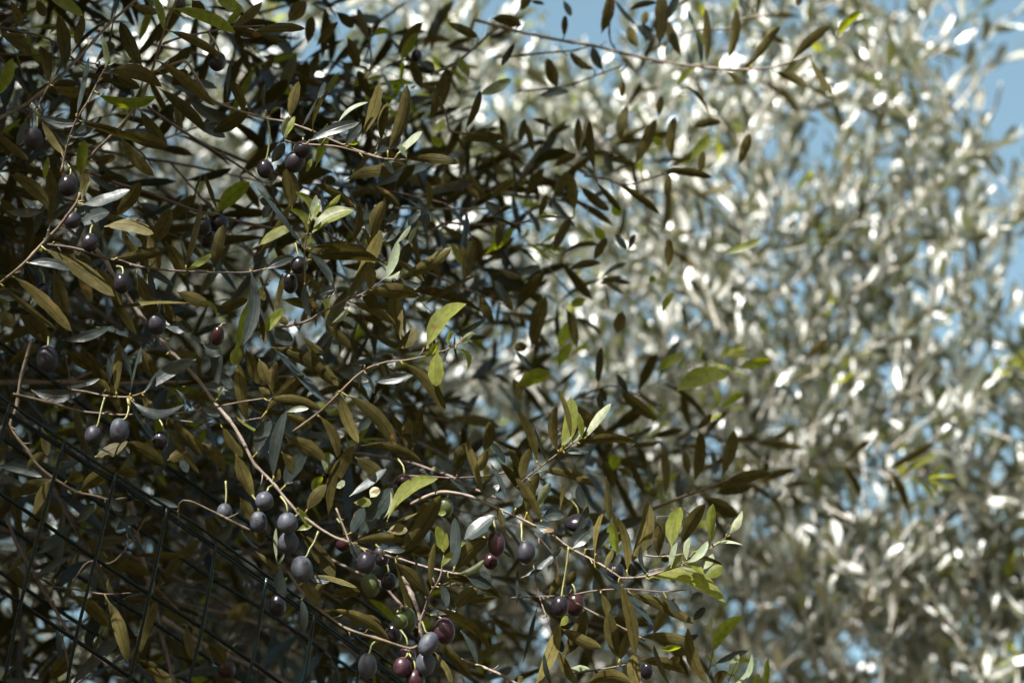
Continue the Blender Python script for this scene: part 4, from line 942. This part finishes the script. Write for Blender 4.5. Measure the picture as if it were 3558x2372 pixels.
# unseen twigs added below and left of the frame to block ground light
for _ in range(1300):
    if RNG.random() < 0.6:
        x = RNG.uniform(-2600, 1500); y = RNG.uniform(2650, 6000); d = RNG.uniform(1.75, 3.2)
    else:
        x = RNG.uniform(-3600, -350); y = RNG.uniform(-800, 3600); d = RNG.uniform(1.6, 3.4)
    crown.twig(P(x, y, d), rd(0.6, -0.1, 0.0), RNG.uniform(0.12, 0.24), 0.0014, 0.2, node=0.024, leafL=0.058, upb=0.4, sides=4)
# unseen foliage added around and behind the camera to cut sky and horizon light
for _ in range(3000):
    p = np.array([RNG.uniform(-2.8, 1.7), RNG.uniform(-2.0, 0.15), RNG.uniform(0.7, 3.5)])
    if np.linalg.norm(p - C0) < 0.6: continue
    crown.twig(p, rd(0.5, -0.2, -0.2), RNG.uniform(0.14, 0.26), 0.0014, 0.2, node=0.026, leafL=0.066, upb=0.3, sides=4)
# gaps: leaves lying on the line from a fleck to the sun are not there
sun_holes(crown)
clear_front(crown)
crown.B = [q - OFF for q in crown.B]
shift(crown, OFF)
cr_ = link('crown', crown.leaf_mesh('crown', [M_LEAF, M_YOUNG], np.array(crown.Y, np.int32), 5, 3), None, near)
cr_['kind'] = 'stuff'
link('twigs', crown.st.mesh('twigs', M_GREY), None, cr_)
def trunk(root, base, top, r0, r1, limbs):
    p = catmull(np.array([base, base * 0.6 + top * 0.4 + [0.08, -0.05, 0], top]), 0.08)
    rr = np.linspace(r0, r1, len(p)) * (1 + 0.12 * RNG.standard_normal(len(p)) * 0.5) + 0.05 * np.exp(-np.linspace(0, 9, len(p)))
    V, F = tube(p - base, rr, 12)
    o = link('trunk', mesh_np('trunk', V, F, mats=[M_TRUNK]), None, root)
    for e in limbs:
        q = catmull(np.array([top - [0, 0, 0.1], top * 0.5 + e * 0.5 + RNG.standard_normal(3) * 0.06, e]), 0.06)
        V, F = tube(q - base, np.linspace(r1 * 0.75, 0.012, len(q)), 8)
        link('limb', mesh_np('limb', V, F, mats=[M_TRUNK]), None, o)
trunk(near, OFF, np.array([-1.45, 2.45, 1.5]), 0.13, 0.10, [P(-900, 600, 2.3), P(-1100, 1500, 2.4), P(-900, 2800, 2.3), np.array([-0.8, 1.1, 3.2]), np.array([-1.6, 2.2, 3.6])])

# ------------------------------------------------------------------ the far silver olive tree
FB = np.array([0.75, 4.6, 0.0])
far = thing('olive_tree', 'sunlit silvery olive tree out of focus behind, filling the right side against the sky', 'olive tree', FB)
far.location = FB
FG = Growth()
def far_ok(x, y):
    """chance that foliage stands here: the crown's outline seen at its own distance"""
    xs = [-900, 0, 700, 1500, 1720, 2000, 2450, 2620, 2900, 3150, 3330, 4300]
    ys = [-500, -350, -200, -60, 230, 300, 190, -150, -400, -350, -60, 300]
    top = np.interp(x, xs, ys)
    pr = np.clip((y - top) / 160.0, 0, 1)
    right = np.interp(y, [-400, 0, 100, 300, 500, 700, 900, 1100, 1300, 1500, 1700], [3360, 3370, 3380, 3400, 3450, 3530, 3540, 3580, 3720, 4100, 4300])
    pr = pr * np.clip((right - x) / 140.0 + 0.1, 0, 1)
    return pr
cnt = 0
NF = 3100
while cnt < NF:
    x = RNG.uniform(-500, 4300); y = RNG.uniform(-500, 2900); d = RNG.uniform(3.3, 4.6)
    pr = far_ok(x, y)
    p = P(x, y, d)
    c = clump(p, 1.0)
    pr *= float(np.clip(0.82 + 1.5 * c, 0.10, 1))
    pr *= float(np.interp(y, [-300, 400, 1200, 1900], [0.68, 0.66, 0.85, 1.15]))
    if x < 1400: pr *= 0.75
    if RNG.random() > pr: continue
    FG.twig(p, nrm(np.array([RNG.normal(0, 0.7), RNG.normal(-0.2, 0.55), 0.75])), RNG.uniform(0.12, 0.26), 0.0016, 0.15, node=0.024, leafL=0.043, upb=0.9, spread=0.6, sides=4, adax=0.75, wr=(0.22, 0.31))
    cnt += 1
FG.B = [q - FB for q in FG.B]
shift(FG, FB)
fc = link('crown', FG.leaf_mesh('crown', [M_FAR, M_YOUNG], np.array(FG.Y, np.int32), 5, 3), None, far)
fc['kind'] = 'stuff'
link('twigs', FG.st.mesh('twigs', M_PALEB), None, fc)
def fbranch(crop, pts, w0, w1, d):
    c = CR[crop]
    q = np.array([P(c[0] + x * CS, c[1] + y * CS, d + 0.05 * math.sin(i * 1.3)) for i, (x, y) in enumerate(pts)])
    q = catmull(q, 0.03); r = np.linspace(w0, w1, len(q)) * CS / FPX * d * 0.5
    V, F = tube(q - FB, r, 8)
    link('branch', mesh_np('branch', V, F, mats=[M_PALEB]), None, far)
for crop, pts, w0, w1, d in (
        ('B2', [(1500, 1250), (1850, 850), (2000, 620), (2060, 500)], 40, 14, 3.9),
        ('B2', [(1230, 740), (1160, 500), (1130, 330), (1180, 150)], 60, 36, 3.8),
        ('B2', [(900, 900), (1080, 600), (1250, 330)], 34, 22, 4.1),
        ('B2', [(1900, 1330), (2000, 1150), (2100, 950), (2140, 760)], 40, 22, 4.1),
        ('B4', [(1260, 520), (1245, 280), (1255, 100), (1300, -60)], 74, 50, 3.75),
        ('B4', [(80, 500), (250, 280), (400, 120), (520, -60)], 44, 34, 3.9),
        ('B4', [(930, 510), (1080, 350), (1200, 180), (1420, -20)], 54, 36, 3.85),
        ('B4', [(1260, 2100), (1290, 1500), (1240, 1000), (1260, 500)], 90, 70, 4.1),
        ('B6', [(1240, 620), (1500, 590), (1750, 600), (2010, 590)], 46, 36, 3.75),
        ('B6', [(1090, 830), (1200, 700), (1300, 610), (1430, 560)], 44, 40, 3.8),
        ('B6', [(1240, 400), (1340, 250), (1450, 110), (1540, -30)], 44, 30, 3.85),
        ('B6', [(1640, 440), (1760, 370), (1880, 300)], 36, 26, 3.9),
        ('B6', [(1500, 1040), (1650, 940), (1830, 850)], 40, 28, 3.95),
        ('B6', [(2200, 520), (2352, 440), (2500, 400)], 44, 34, 3.9),
        ('B3', [(1080, 880), (1150, 700), (1220, 620)], 50, 34, 3.9),
        ('B3', [(1620, 1540), (1690, 1350), (1740, 1150), (1760, 950), (1650, 890)], 40, 30, 3.8),
        ('B3', [(1050, 680), (1120, 580), (1210, 520)], 46, 30, 4.0)):
    fbranch(crop, pts, w0, w1, d)
trunk(far, FB, np.array([0.8, 4.3, 2.2]), 0.17, 0.12, [P(3100, 2700, 4.5), P(2300, 2600, 4.6), P(1400, 2700, 4.8), P(3700, 2600, 4.8), P(2700, 1900, 4.9)])
print('leaves near crown', len(crown.B), 'far', len(FG.B), 'fill', sum(len(g_[3].B) for g_ in grown), 'flecks', len(FLECKS))
